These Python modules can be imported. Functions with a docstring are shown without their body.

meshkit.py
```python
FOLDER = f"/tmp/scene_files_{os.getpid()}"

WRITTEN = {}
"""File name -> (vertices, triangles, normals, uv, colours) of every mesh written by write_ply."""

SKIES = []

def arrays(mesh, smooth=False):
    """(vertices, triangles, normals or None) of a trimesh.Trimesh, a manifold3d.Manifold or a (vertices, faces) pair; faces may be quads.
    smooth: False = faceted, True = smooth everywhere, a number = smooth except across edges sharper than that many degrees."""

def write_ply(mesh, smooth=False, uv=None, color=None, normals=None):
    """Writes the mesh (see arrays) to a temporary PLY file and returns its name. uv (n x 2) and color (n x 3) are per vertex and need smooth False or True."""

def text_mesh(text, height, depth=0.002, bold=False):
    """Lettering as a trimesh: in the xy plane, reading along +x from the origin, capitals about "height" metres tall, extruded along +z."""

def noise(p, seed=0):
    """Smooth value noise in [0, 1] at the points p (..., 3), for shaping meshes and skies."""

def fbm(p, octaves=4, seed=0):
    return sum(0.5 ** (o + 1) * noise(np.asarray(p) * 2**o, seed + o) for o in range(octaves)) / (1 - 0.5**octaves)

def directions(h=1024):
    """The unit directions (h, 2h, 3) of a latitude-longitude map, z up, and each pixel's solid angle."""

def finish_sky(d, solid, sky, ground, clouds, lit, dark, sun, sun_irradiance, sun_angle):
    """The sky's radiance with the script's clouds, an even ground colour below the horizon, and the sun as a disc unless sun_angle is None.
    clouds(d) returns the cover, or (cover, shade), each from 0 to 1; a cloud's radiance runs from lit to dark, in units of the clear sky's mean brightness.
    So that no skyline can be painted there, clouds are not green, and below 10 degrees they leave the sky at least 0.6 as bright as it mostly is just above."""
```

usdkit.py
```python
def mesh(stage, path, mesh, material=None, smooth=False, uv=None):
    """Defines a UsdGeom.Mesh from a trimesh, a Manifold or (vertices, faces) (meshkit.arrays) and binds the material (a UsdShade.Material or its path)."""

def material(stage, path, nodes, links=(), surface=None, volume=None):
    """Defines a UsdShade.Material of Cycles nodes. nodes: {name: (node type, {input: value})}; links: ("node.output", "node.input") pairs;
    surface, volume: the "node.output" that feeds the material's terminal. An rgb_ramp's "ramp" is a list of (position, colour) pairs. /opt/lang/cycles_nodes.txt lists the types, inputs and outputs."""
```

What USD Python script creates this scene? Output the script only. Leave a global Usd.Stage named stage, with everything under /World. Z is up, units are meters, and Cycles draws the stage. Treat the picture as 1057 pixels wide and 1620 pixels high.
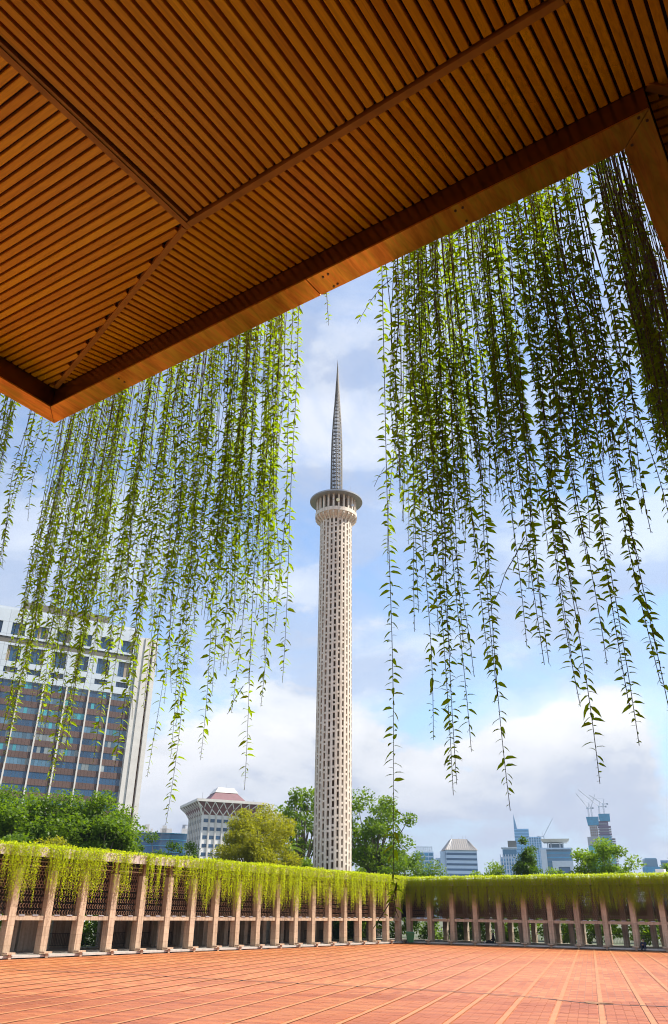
import math, random
import numpy as np
import trimesh, manifold3d
import usdkit, meshkit
from pxr import Usd, UsdGeom, UsdLux, UsdShade, Gf, Sdf

stage = Usd.Stage.CreateInMemory()
UsdGeom.SetStageUpAxis(stage, 'Z'); UsdGeom.SetStageMetersPerUnit(stage, 1.0)
world = UsdGeom.Xform.Define(stage, '/World'); stage.SetDefaultPrim(world.GetPrim())
UsdGeom.Scope.Define(stage, '/World/Looks')
rng = np.random.default_rng(7)
PI = math.pi

# ------------------------------------------------------------------ camera
EYE = 2.78                       # eye height over the courtyard; the viewer stands in the open gallery
HEAD, PITCH, ROLL = math.radians(34.507), math.radians(27.538), math.radians(0.710)
FPX = 1221.7                     # focal length in photograph pixels (1057 wide)
EXPOSURE = 1.0
HAZE = 0.00007               # scattering per metre of the humid air
F_ = np.array([math.cos(HEAD)*math.cos(PITCH), math.sin(HEAD)*math.cos(PITCH), math.sin(PITCH)])
R_ = np.array([math.sin(HEAD), -math.cos(HEAD), 0.0]); U_ = np.cross(R_, F_)
CX = math.cos(ROLL)*R_ + math.sin(ROLL)*U_; CY = -math.sin(ROLL)*R_ + math.cos(ROLL)*U_
cam = UsdGeom.Camera.Define(stage, '/World/camera')
m = Gf.Matrix4d(1.0)
for i, r in enumerate((CX, CY, -F_)): m.SetRow(i, Gf.Vec4d(*map(float, r), 0))
m.SetRow(3, Gf.Vec4d(0, 0, EYE, 1))
cam.AddTransformOp().Set(m)
cam.CreateHorizontalApertureAttr(36.0); cam.CreateVerticalApertureAttr(36.0*1024/668)
cam.CreateFocalLengthAttr(36.0*FPX/1057); cam.CreateClippingRangeAttr(Gf.Vec2f(0.05, 60000))
cam.CreateExposureAttr(EXPOSURE)

# ------------------------------------------------------------------ sky and sun
SUN = np.array([0.36, -0.50, 0.78]); SUN /= np.linalg.norm(SUN)
ELEV, ROT = math.asin(SUN[2]), math.atan2(SUN[0], SUN[1])
sky = UsdLux.DomeLight.Define(stage, '/World/sky')
sky.CreateIntensityAttr(1.0)
SKYM = usdkit.material(stage, '/World/Looks/sky', {
    'sky': ('sky_texture', {'sky_type': 'single_scattering', 'sun_disc': False, 'sun_elevation': ELEV, 'sun_rotation': ROT, 'altitude': 20.0, 'air_density': 1.0, 'aerosol_density': 1.6, 'ozone_density': 1.0}),
    'tc': ('texture_coordinate', {}),
    'sep': ('separate_xyz', {}),
    # cumulus near the horizon, streaky thin cloud above
    'map1': ('mapping', {'scale': (1.0, 1.0, 2.1), 'location': (3.1, 1.7, 0.25)}),
    'n1': ('noise_texture', {'scale': 3.0, 'detail': 10.0, 'roughness': 0.54, 'distortion': 0.25}),
    'r1': ('rgb_ramp', {'ramp': [(0.0, (0, 0, 0)), (0.43, (0, 0, 0)), (0.51, (1, 1, 1)), (1.0, (1, 1, 1))]}),
    'map2': ('mapping', {'scale': (1.0, 1.8, 2.6), 'location': (0.4, 0.3, 0.0), 'rotation': (0.2, 0.1, 0.5)}),
    'n2': ('noise_texture', {'scale': 2.2, 'detail': 7.0, 'roughness': 0.6, 'distortion': 0.6}),
    'r2': ('rgb_ramp', {'ramp': [(0.0, (0.0, 0.0, 0.0)), (0.38, (0.08, 0.08, 0.08)), (0.64, (0.72, 0.72, 0.72)), (1.0, (0.85, 0.85, 0.85))]}),
    # the height of the sight line fades the cumulus out upwards and veils the horizon
    'zfade': ('map_range', {'from_min': 0.20, 'from_max': 0.64, 'to_min': 1.0, 'to_max': 0.12, 'clamp': True}),
    'zveil': ('map_range', {'from_min': 0.0, 'from_max': 0.22, 'to_min': 0.85, 'to_max': 0.0, 'clamp': True}),
    'm1': ('math', {'math_type': 'multiply'}),
    'mx': ('math', {'math_type': 'maximum'}),
    # cloud shading
    'map3': ('mapping', {'scale': (1.0, 1.0, 2.1), 'location': (3.1, 1.7, 0.37)}),
    'n3': ('noise_texture', {'scale': 3.0, 'detail': 6.0, 'roughness': 0.54, 'distortion': 0.25}),
    'df': ('math', {'math_type': 'subtract'}),
    'dm': ('map_range', {'from_min': -0.10, 'from_max': 0.14, 'to_min': 0.0, 'to_max': 1.0, 'clamp': True}),
    'r3': ('rgb_ramp', {'ramp': [(0.0, (2.35, 2.6, 3.2)), (0.35, (2.65, 2.85, 3.35)), (0.58, (3.5, 3.6, 3.8)), (1.0, (4.2, 4.2, 4.3))]}),
    'cool': ('mix_color', {'blend_type': 'multiply', 'fac': 1.0, 'b': (0.84, 0.97, 1.07), 'use_clamp': False}),
    'mix': ('mix_color', {'blend_type': 'mix', 'use_clamp': True}),
    'hz': ('mix_color', {'blend_type': 'mix', 'b': (1.95, 2.15, 2.75), 'use_clamp': True}),
    'bg': ('background_shader', {'strength': 0.125}),
}, [('tc.generated', 'sep.vector'), ('tc.generated', 'map1.vector'), ('map1.vector', 'n1.vector'), ('n1.fac', 'r1.fac'),
    ('tc.generated', 'map2.vector'), ('map2.vector', 'n2.vector'), ('n2.fac', 'r2.fac'), ('tc.generated', 'map3.vector'), ('map3.vector', 'n3.vector'), ('n1.fac', 'df.value1'), ('n3.fac', 'df.value2'), ('df.value', 'dm.value'), ('dm.result', 'r3.fac'),
    ('sep.z', 'zfade.value'), ('sep.z', 'zveil.value'), ('r1.color', 'm1.value1'), ('zfade.result', 'm1.value2'), ('m1.value', 'mx.value1'), ('r2.color', 'mx.value2'),
    ('mx.value', 'mix.fac'), ('zveil.result', 'hz.fac'), ('sky.color', 'cool.a'), ('cool.result', 'mix.a'), ('r3.color', 'mix.b'), ('mix.result', 'hz.a'), ('hz.result', 'bg.color')], surface='bg.background')
UsdShade.MaterialBindingAPI.Apply(sky.GetPrim()).Bind(SKYM)
sun = UsdLux.DistantLight.Define(stage, '/World/sun')
sun.CreateIntensityAttr(1.05); sun.CreateAngleAttr(0.53); sun.CreateNormalizeAttr(True); sun.CreateColorAttr(Gf.Vec3f(1.0, 0.94, 0.85))
zx = SUN; xx = np.cross([0, 0, 1.0], zx); xx /= np.linalg.norm(xx); yx = np.cross(zx, xx)
ms = Gf.Matrix4d(1.0)
for i, r in enumerate((xx, yx, zx)): ms.SetRow(i, Gf.Vec4d(*map(float, r), 0))
sun.AddTransformOp().Set(ms)

# ------------------------------------------------------------------ helpers
def mat(name, nodes, links, surface='p.BSDF', volume=None):
    return usdkit.material(stage, '/World/Looks/' + name, nodes, links, surface=surface, volume=volume)

used = {}
def numbered(parent, name):
    k = used.get((parent, name), 0); used[(parent, name)] = k + 1
    return name if k == 0 else f'{name}_{k:03d}'

def path_of(o): return '/World' if o is None else str(o.GetPath())
def tag(o, label=None, cat=None, group=None, kind=None):
    for k, v in (('label', label), ('category', cat), ('group', group), ('kind', kind)):
        if v: o.SetCustomDataByKey(k, v)
    return o
def thing(name, label=None, cat=None, loc=(0, 0, 0), rotz=0.0, group=None, kind=None, parent=None):
    p = path_of(parent); x = UsdGeom.Xform.Define(stage, p + '/' + numbered(p, name))
    if any(loc): x.AddTranslateOp().Set(Gf.Vec3d(*map(float, loc)))
    if rotz: x.AddRotateZOp().Set(math.degrees(rotz))
    return tag(x.GetPrim(), label, cat, group, kind)
def obj(name, mesh, material, parent=None, smooth=False, **kw):
    p = path_of(parent)
    if isinstance(mesh, MB): mesh = mesh.arr()
    return tag(usdkit.mesh(stage, p + '/' + numbered(p, name), mesh, material, smooth=smooth).GetPrim(), **kw)

BV = np.array([[x, y, z] for z in (0, 1) for y in (0, 1) for x in (0, 1)], float)
BF = np.array([[0, 2, 1], [1, 2, 3], [4, 5, 6], [5, 7, 6], [0, 1, 4], [1, 5, 4], [2, 6, 3], [3, 6, 7], [0, 4, 2], [2, 4, 6], [1, 3, 5], [3, 7, 5]])
class MB:
    def __init__(s): s.v, s.f, s.n = [], [], 0
    def add(s, v, f):
        v = np.asarray(v, float); s.v.append(v); s.f.append(np.asarray(f, int) + s.n); s.n += len(v); return s
    def box(s, a, b): a, b = np.asarray(a, float), np.asarray(b, float); return s.add(a + BV*(b - a), BF)
    def tm(s, t): return s.add(t.vertices, t.faces)
    def hexa(s, bottom, top): return s.add(np.vstack([np.array(bottom, float)[[0, 1, 3, 2]], np.array(top, float)[[0, 1, 3, 2]]]), BF)
    def tube(s, pts, rad, sides=5, cap=True):
        p = np.asarray(pts, float); rad = np.broadcast_to(rad, (len(p),)); t = np.gradient(p, axis=0); t /= np.linalg.norm(t, axis=1)[:, None] + 1e-12
        ref = np.where(np.abs(t[:, 2:]) < 0.9, [0, 0, 1.0], [1.0, 0, 0]); a = np.cross(t, ref); a /= np.linalg.norm(a, axis=1)[:, None] + 1e-12; b = np.cross(t, a)
        ang = np.arange(sides)*2*PI/sides
        v = (p[:, None] + rad[:, None, None]*(np.cos(ang)[None, :, None]*a[:, None] + np.sin(ang)[None, :, None]*b[:, None])).reshape(-1, 3)
        i, j = np.meshgrid(np.arange(len(p) - 1), np.arange(sides), indexing='ij'); i, j = i.ravel(), j.ravel(); k = (j + 1) % sides
        q = np.stack([i*sides + j, i*sides + k, (i + 1)*sides + k, (i + 1)*sides + j], 1); f = [q[:, [0, 1, 2]], q[:, [0, 2, 3]]]
        if cap:
            n0 = (len(p) - 1)*sides
            f += [np.array([[0, q_ + 1, q_] for q_ in range(1, sides - 1)]), np.array([[n0, n0 + q_, n0 + q_ + 1] for q_ in range(1, sides - 1)])]
        return s.add(v, np.vstack(f))
    def lathe(s, prof, seg=48, a0=0.0, a1=2*PI):
        prof = np.asarray(prof, float); full = abs(a1 - a0 - 2*PI) < 1e-6
        ang = np.linspace(a0, a1, seg + 1)[:seg if full else seg + 1]; n = len(prof); c = len(ang)
        v = np.stack([np.outer(np.cos(ang), prof[:, 0]), np.outer(np.sin(ang), prof[:, 0]), np.broadcast_to(prof[:, 1], (c, n))], -1).reshape(-1, 3)
        f = []
        for i in range(c if full else c - 1):
            k = (i + 1) % c
            for j in range(n - 1): f += [[i*n + j, k*n + j, k*n + j + 1], [i*n + j, k*n + j + 1, i*n + j + 1]]
        return s.add(v, f)
    def moved(s, R=None, t=(0, 0, 0)):
        s.v = [v @ np.asarray(R).T + t if R is not None else v + t for v in s.v]; return s
    def arr(s): return np.vstack(s.v), np.vstack(s.f)

def rayd(px, py):
    """Direction from the viewer's eye of a point measured on the photograph."""
    d = (px - 528.5)/FPX*CX - (py - 810)/FPX*CY + F_
    return d/np.linalg.norm(d)
def az_of(px, py): d = rayd(px, py); return math.atan2(d[1], d[0])
def at(px, py, D): a = az_of(px, py); return np.array([D*math.cos(a), D*math.sin(a), 0.0])
def zat(px, py, D): d = rayd(px, py); return EYE + D*d[2]/math.hypot(d[0], d[1])
def onp(px, py, ax, val): d = rayd(px, py); return d*(val/d[ax]) + [0, 0, EYE]

# ------------------------------------------------------------------ materials
def simple(name, col, rough=0.6, metallic=0.0, spec=0.5, var=0.0, scale=3.0, bump=0.0, col2=None, obvar=0.0, vscale=(1, 1, 1)):
    """A plain surface whose colour wanders a little over noise and from piece to piece."""
    c = np.array(col, float); lo = c*(1 - var) if col2 is None else np.array(col2, float); hi = c*(1 + var) if col2 is None else c
    n = {'g': ('geometry', {}), 'mp': ('mapping', {'scale': vscale}), 'n': ('noise_texture', {'scale': scale, 'detail': 5.0, 'roughness': 0.6}),
         'r': ('rgb_ramp', {'ramp': [(0.3, tuple(lo)), (0.7, tuple(hi))]}), 'oi': ('object_info', {}),
         'mr': ('map_range', {'from_min': 0.0, 'from_max': 1.0, 'to_min': 1 - obvar, 'to_max': 1 + obvar}),
         'cc': ('combine_color', {}), 'mul': ('mix_color', {'blend_type': 'multiply', 'fac': 1.0}),
         'p': ('principled_bsdf', {'roughness': rough, 'metallic': metallic, 'specular_ior_level': spec})}
    l = [('g.position', 'mp.vector'), ('mp.vector', 'n.vector'), ('n.fac', 'r.fac'), ('oi.random', 'mr.value'), ('mr.result', 'cc.r'), ('mr.result', 'cc.g'), ('mr.result', 'cc.b'),
         ('r.color', 'mul.a'), ('cc.color', 'mul.b'), ('mul.result', 'p.base_color')]
    if bump:
        n['b'] = ('bump', {'strength': 0.5, 'distance': bump}); l += [('n.fac', 'b.height'), ('b.normal', 'p.normal')]
    return mat(name, n, l)

def leafy(name, ramp, trans=0.35, rough=0.5):
    """Leaves: colour differs from leaf to leaf, light passes through."""
    return mat(name, {'g': ('geometry', {}), 'r': ('rgb_ramp', {'ramp': ramp}), 'd': ('principled_bsdf', {'roughness': rough, 'specular_ior_level': 0.35}),
                      'ts': ('mix_color', {'blend_type': 'multiply', 'fac': 1.0, 'b': (2.9, 2.8, 0.45), 'use_clamp': False}), 't': ('translucent_bsdf', {}), 'm': ('mix_closure', {'fac': trans})},
               [('g.random_per_island', 'r.fac'), ('r.color', 'd.base_color'), ('r.color', 'ts.a'), ('ts.result', 't.color'), ('d.BSDF', 'm.closure1'), ('t.BSDF', 'm.closure2')], surface='m.closure')

def slat_wood(name, vs):
    return mat(name, {'g': ('geometry', {}), 'mp': ('mapping', {'scale': vs}), 'oi': ('object_info', {}), 'off': ('combine_xyz', {}), 'ad': ('vector_math', {'math_type': 'add'}), 'k': ('math', {'math_type': 'multiply', 'value2': 37.0}),
        'n': ('noise_texture', {'scale': 1.0, 'detail': 6.0, 'roughness': 0.62, 'distortion': 0.4}), 'r': ('rgb_ramp', {'ramp': [(0.25, (0.50, 0.175, 0.007)), (0.5, (0.66, 0.255, 0.010)), (0.75, (0.80, 0.34, 0.016))]}),
        'hs': ('hsv', {'saturation': 1.08}), 'vr': ('map_range', {'to_min': 0.86, 'to_max': 1.12}), 'hr': ('map_range', {'to_min': 0.494, 'to_max': 0.506}), 'b': ('bump', {'strength': 0.35, 'distance': 0.004}), 'p': ('principled_bsdf', {'roughness': 0.34, 'specular_ior_level': 0.55, 'specular_tint': (1.0, 0.5, 0.14)})},
        [('g.position', 'mp.vector'), ('oi.random', 'k.value1'), ('k.value', 'off.x'), ('k.value', 'off.y'), ('k.value', 'off.z'), ('mp.vector', 'ad.vector1'), ('off.vector', 'ad.vector2'), ('ad.vector', 'n.vector'), ('n.fac', 'r.fac'), ('r.color', 'hs.color'),
         ('oi.random', 'vr.value'), ('vr.result', 'hs.value'), ('oi.random', 'hr.value'), ('hr.result', 'hs.hue'), ('hs.color', 'p.base_color'), ('n.fac', 'b.height'), ('b.normal', 'p.normal')])
M = {}
M['slat_u'] = slat_wood('slat_wood_along_u', (1.3, 60, 60)); M['slat_v'] = slat_wood('slat_wood_along_v', (60, 1.3, 60))
M['backing'] = simple('dark_backing_board', (0.05, 0.018, 0.006), 0.8)
M['trim'] = simple('reddish_wood_trim', (0.42, 0.15, 0.015), 0.6, spec=0.2, var=0.2, scale=5)
M['copper'] = mat('weathered_copper', {'g': ('geometry', {}), 'mp': ('mapping', {'scale': (1.2, 9.0, 1.2)}), 'n': ('noise_texture', {'scale': 1.5, 'detail': 7.0, 'roughness': 0.65, 'distortion': 0.3}),
    'r': ('rgb_ramp', {'ramp': [(0.30, (0.70, 0.24, 0.035)), (0.45, (0.85, 0.37, 0.050)), (0.58, (0.74, 0.42, 0.045)), (0.75, (0.90, 0.34, 0.075))]}),
    'mp2': ('mapping', {'scale': (2.0, 11.0, 2.0)}), 'n2': ('noise_texture', {'scale': 1.0, 'detail': 8.0, 'roughness': 0.7, 'distortion': 0.5}), 'r2': ('rgb_ramp', {'ramp': [(0.42, (1, 1, 1)), (0.62, (0.70, 0.62, 0.52)), (0.80, (0.48, 0.40, 0.32))]}), 'mu': ('mix_color', {'blend_type': 'multiply', 'fac': 1.0}),
    'rr': ('map_range', {'to_min': 0.28, 'to_max': 0.55}), 'p': ('principled_bsdf', {'metallic': 0.7})},
    [('g.position', 'mp.vector'), ('mp.vector', 'n.vector'), ('n.fac', 'r.fac'), ('g.position', 'mp2.vector'), ('mp2.vector', 'n2.vector'), ('n2.fac', 'r2.fac'), ('r.color', 'mu.a'), ('r2.color', 'mu.b'), ('mu.result', 'p.base_color'), ('n2.fac', 'rr.value'), ('rr.result', 'p.roughness')])
M['copper_in'] = simple('brown_copper_inner', (0.20, 0.085, 0.028), 0.22, metallic=0.7, var=0.2, scale=4)
M['bolt'] = simple('dull_bolt', (0.16, 0.09, 0.05), 0.45, metallic=0.7)
M['roofing'] = simple('roof_concrete', (0.32, 0.30, 0.27), 0.85, var=0.15)
M['gallery_floor'] = simple('gallery_marble', (0.52, 0.40, 0.28), 0.3, var=0.1, scale=1.5)
M['granite'] = simple('dark_granite', (0.16, 0.10, 0.06), 0.3, var=0.15)
M['leaf'] = leafy('creeper_leaf', [(0.0, (0.105, 0.150, 0.012)), (0.30, (0.180, 0.232, 0.014)), (0.62, (0.262, 0.302, 0.017)), (0.88, (0.37, 0.355, 0.020)), (0.965, (0.44, 0.34, 0.03)), (0.985, (0.40, 0.15, 0.03)), (1.0, (0.25, 0.10, 0.03))], 0.68)
M['stem'] = simple('creeper_stem', (0.10, 0.065, 0.035), 0.7, var=0.3, scale=20)
M['wingleaf'] = leafy('fascia_creeper_leaf', [(0.0, (0.24, 0.28, 0.012)), (0.4, (0.36, 0.38, 0.015)), (0.8, (0.48, 0.45, 0.02)), (1.0, (0.55, 0.44, 0.03))], 0.60)
def stone(name, a, b, ob=0.10, sc=6):
    """Stone or concrete with patches and vertical rain streaks."""
    return mat(name, {'g': ('geometry', {}), 'n': ('noise_texture', {'scale': sc, 'detail': 5.0, 'roughness': 0.6}), 'r': ('rgb_ramp', {'ramp': [(0.3, b), (0.7, a)]}),
        'ms': ('mapping', {'scale': (4.0, 4.0, 0.22)}), 'ns': ('noise_texture', {'scale': 1.6, 'detail': 5.0, 'roughness': 0.65}), 'rs': ('rgb_ramp', {'ramp': [(0.36, (0.66, 0.62, 0.58)), (0.52, (1.0, 1.0, 1.0)), (0.7, (1.05, 1.05, 1.05))]}),
        'oi': ('object_info', {}), 'mr': ('map_range', {'to_min': 1 - ob, 'to_max': 1 + ob}), 'cc': ('combine_color', {}), 'm1': ('mix_color', {'blend_type': 'multiply', 'fac': 1.0, 'use_clamp': False}), 'm2': ('mix_color', {'blend_type': 'multiply', 'fac': 1.0, 'use_clamp': False}),
        'b': ('bump', {'strength': 0.5, 'distance': 0.002}), 'p': ('principled_bsdf', {'roughness': 0.55})},
        [('g.position', 'n.vector'), ('n.fac', 'r.fac'), ('g.position', 'ms.vector'), ('ms.vector', 'ns.vector'), ('ns.fac', 'rs.fac'), ('oi.random', 'mr.value'), ('mr.result', 'cc.r'), ('mr.result', 'cc.g'), ('mr.result', 'cc.b'),
         ('r.color', 'm1.a'), ('cc.color', 'm1.b'), ('m1.result', 'm2.a'), ('rs.color', 'm2.b'), ('m2.result', 'p.base_color'), ('n.fac', 'b.height'), ('b.normal', 'p.normal')])
M['pillar'] = stone('pillar_stone', (0.47, 0.345, 0.235), (0.385, 0.265, 0.170))
M['rear'] = stone('rear_stone', (0.42, 0.34, 0.26), (0.34, 0.27, 0.20))
M['fascia'] = stone('fascia_concrete', (0.56, 0.47, 0.42), (0.42, 0.34, 0.30), 0.06, 2.5)
M['lattice'] = simple('lattice_bronze', (0.19, 0.095, 0.05), 0.5, var=0.15)
M['loft'] = simple('dark_loft_boards', (0.022, 0.014, 0.010), 0.9)
M['kerb'] = simple('kerb_stone', (0.40, 0.36, 0.31), 0.7, var=0.15, scale=4)
M['darkstrip'] = simple('dark_drain', (0.045, 0.04, 0.038), 0.8)
M['rail'] = simple('dark_railing', (0.03, 0.03, 0.03), 0.5)
M['wingroof'] = simple('pale_metal_roof', (0.55, 0.56, 0.58), 0.4, var=0.05)
M['tower'] = stone('minaret_concrete', (0.66, 0.575, 0.465), (0.57, 0.485, 0.385), 0.03, 1.2)
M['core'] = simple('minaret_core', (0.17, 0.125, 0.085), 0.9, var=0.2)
M['steel'] = simple('spire_steel', (0.13, 0.115, 0.095), 0.6, metallic=0.2, var=0.15)
M['grey'] = simple('grey_metal', (0.30, 0.31, 0.33), 0.5, metallic=0.3, var=0.1)
M['white'] = simple('white_panel', (0.47, 0.51, 0.55), 0.5, var=0.05, scale=0.4, obvar=0.05)
M['cream'] = simple('cream_concrete', (0.57, 0.535, 0.49), 0.75, var=0.08, scale=0.5)
M['terrain'] = simple('terrain_ground', (0.07, 0.10, 0.04), 0.95, col2=(0.12, 0.11, 0.08), scale=0.05)

# ------------------------------------------------------------------ ground and courtyard
SAF = math.radians(17.8)                                   # the prayer lines run 18 degrees off the wings
du = np.array([math.cos(SAF), math.sin(SAF)]); dv = np.array([-math.sin(SAF), math.cos(SAF)])
gm = MB(); gr = np.array([0, 60, 150, 400, 1200, 2500, 4000, 6000.0]); gn = 48
gv = [[0, 0, -0.06]] + [[r*math.cos(2*PI*k/gn), r*math.sin(2*PI*k/gn), -0.06] for r in gr[1:] for k in range(gn)]
gf = [[0, 1 + k, 1 + (k + 1) % gn] for k in range(gn)]
for i in range(len(gr) - 2):
    for k in range(gn):
        a, b = 1 + i*gn + k, 1 + i*gn + (k + 1) % gn; gf += [[a, a + gn, b + gn], [a, b + gn, b]]
gm.add(gv, gf)
tag(obj('ground', gm, M['terrain']), 'flat green ground beyond the courtyard wings', 'ground', kind='structure')

TW, TL, BAND = 0.30, 0.53, 1.46
court = thing('courtyard', 'wide courtyard paved in orange red tiles with pale diagonal lines', 'courtyard', kind='structure')
def tile_mat(name, brick):
    n = {'g': ('geometry', {}), 'rot': ('mapping', {'rotation': (0, 0, -SAF)}),
         'row': ('mapping', {'scale': (1/TL, 0.02, 0)}), 'wn': ('noise_texture', {'scale': 1.0, 'detail': 2.0}),
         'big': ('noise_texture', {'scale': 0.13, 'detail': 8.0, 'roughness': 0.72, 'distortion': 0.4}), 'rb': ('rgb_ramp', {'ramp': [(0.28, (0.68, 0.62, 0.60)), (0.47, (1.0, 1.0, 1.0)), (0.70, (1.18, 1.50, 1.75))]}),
         'rowr': ('rgb_ramp', {'ramp': [(0.3, (0.78, 0.70, 0.66)), (0.7, (1.16, 1.14, 1.12))]}),
         'tr': ('rgb_ramp', {'ramp': [(0.0, (0.36, 0.102, 0.029)), (0.5, (0.43, 0.130, 0.037)), (1.0, (0.49, 0.168, 0.054))]}),
         'a': ('mix_color', {'blend_type': 'multiply', 'fac': 1.0, 'use_clamp': False}), 'b': ('mix_color', {'blend_type': 'multiply', 'fac': 1.0, 'use_clamp': False}),
         'p': ('principled_bsdf', {'roughness': 0.5, 'specular_ior_level': 0.4})}
    l = [('g.position', 'rot.vector'), ('rot.vector', 'row.vector'), ('row.vector', 'wn.vector'), ('g.position', 'big.vector'), ('big.fac', 'rb.fac'), ('wn.fac', 'rowr.fac'),
         ('tr.color', 'a.a'), ('rb.color', 'a.b'), ('a.result', 'b.a'), ('rowr.color', 'b.b')]
    if brick:
        n['bk'] = ('brick_texture', {'offset': 0.0, 'scale': 1.0, 'mortar_size': 0.012, 'mortar_smooth': 0.1, 'brick_width': TL, 'row_height': TW, 'color1': (0.0, 0.0, 0.0), 'color2': (1.0, 1.0, 1.0), 'mortar': (0.35, 0.35, 0.35)})
        n['mo'] = ('mix_color', {'blend_type': 'mix', 'b': (0.29, 0.12, 0.06), 'use_clamp': True})
        l += [('rot.vector', 'bk.vector'), ('bk.color', 'tr.fac'), ('bk.fac', 'mo.fac'), ('b.result', 'mo.a'), ('mo.result', 'p.base_color')]
    else:
        l += [('g.random_per_island', 'tr.fac'), ('b.result', 'p.base_color')]
    return mat(name, n, l)
M['tile_far'] = tile_mat('courtyard_tile_far', True); M['tile'] = tile_mat('courtyard_tile', False)
M['band'] = simple('pale_tile', (0.50, 0.205, 0.068), 0.5, col2=(0.42, 0.145, 0.046), scale=1.2)
M['joint'] = simple('dark_joint', (0.22, 0.09, 0.05), 0.9)
pv = np.array([[-30, -40], [88.05, -40], [88.05, 49.55], [-30, 49.55]], float)
obj('paving', (np.c_[pv, np.full(4, -0.02)], [[0, 1, 2, 3]]), M['tile_far'], court)
def to_sf(p): p = np.asarray(p); return p @ du, p @ dv
def from_sf(s, f): return s*du + f*dv
def clip_line(f):
    """Where the line at offset f enters and leaves the paved court."""
    o = f*dv; lo, hi = 8.0, 140.0
    for ax, mx in ((0, 88.0), (1, 49.5)):
        if du[ax] > 0: hi = min(hi, (mx - o[ax])/du[ax])
        else: lo = max(lo, (mx - o[ax])/du[ax])
    lo = max(lo, (-38 - o[1])/du[1])
    return lo, hi
b_top = 0.004 - 0.02
for k in range(-26, 34):
    f = 0.02 + BAND*k; lo, hi = clip_line(f)
    if hi - lo < 2 or hi < 20: continue
    a, b = from_sf(lo, f - 0.085), from_sf(hi, f - 0.085); c, d = from_sf(hi, f + 0.085), from_sf(lo, f + 0.085)
    # strips of pale tiles flush in the paving, a hair above it
    obj('pale_line', (np.array([[*a, b_top + .018], [*b, b_top + .018], [*c, b_top + .018], [*d, b_top + .018]]), [[0, 1, 2, 3]]), M['band'], court)
# tiles near the viewer are laid one by one with open joints
tiles = []
near = MB()
tv, tf = [], []
for k in range(-9, 26):
    f0 = 0.02 + BAND*k + 0.13
    for c in range(4):
        fa = f0 + c*0.30
        for r in range(34, 92):
            s0 = r*TL + (0.265 if c % 2 else 0)
            ctr = from_sf(s0 + TL/2, fa + 0.15); dist = math.hypot(*ctr)
            if not (19 < dist < 36): continue
            a = math.degrees(math.atan2(ctr[1], ctr[0]))
            if not (8 < a < 62): continue
            tiles.append((dist, s0, fa))
tiles.sort()
def tile_mesh(s0, fa):
    g = 0.004; h = -0.002 + rng.normal(0, 0.0016)
    q = [from_sf(s0 + g, fa + g), from_sf(s0 + TL - g, fa + g), from_sf(s0 + TL - g, fa + 0.30 - g), from_sf(s0 + g, fa + 0.30 - g)]
    dz = rng.normal(0, 0.0008, 4)
    return np.array([[*p, -0.03] for p in q] + [[*p, h + e] for p, e in zip(q, dz)]), np.array([[4, 5, 6], [4, 6, 7], [0, 1, 5], [0, 5, 4], [1, 2, 6], [1, 6, 5], [2, 3, 7], [2, 7, 6], [3, 0, 4], [3, 4, 7]])
inview = [t for t in tiles if t[0] > 24.0]
for i, (dist, s0, fa) in enumerate(inview):
    v, f = tile_mesh(s0, fa)
    if i < 280: obj('tile', (v, f), M['tile'], court)
    else: near.add(v, f)
obj('tile_field', near, M['tile'], court, kind='stuff')
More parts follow.
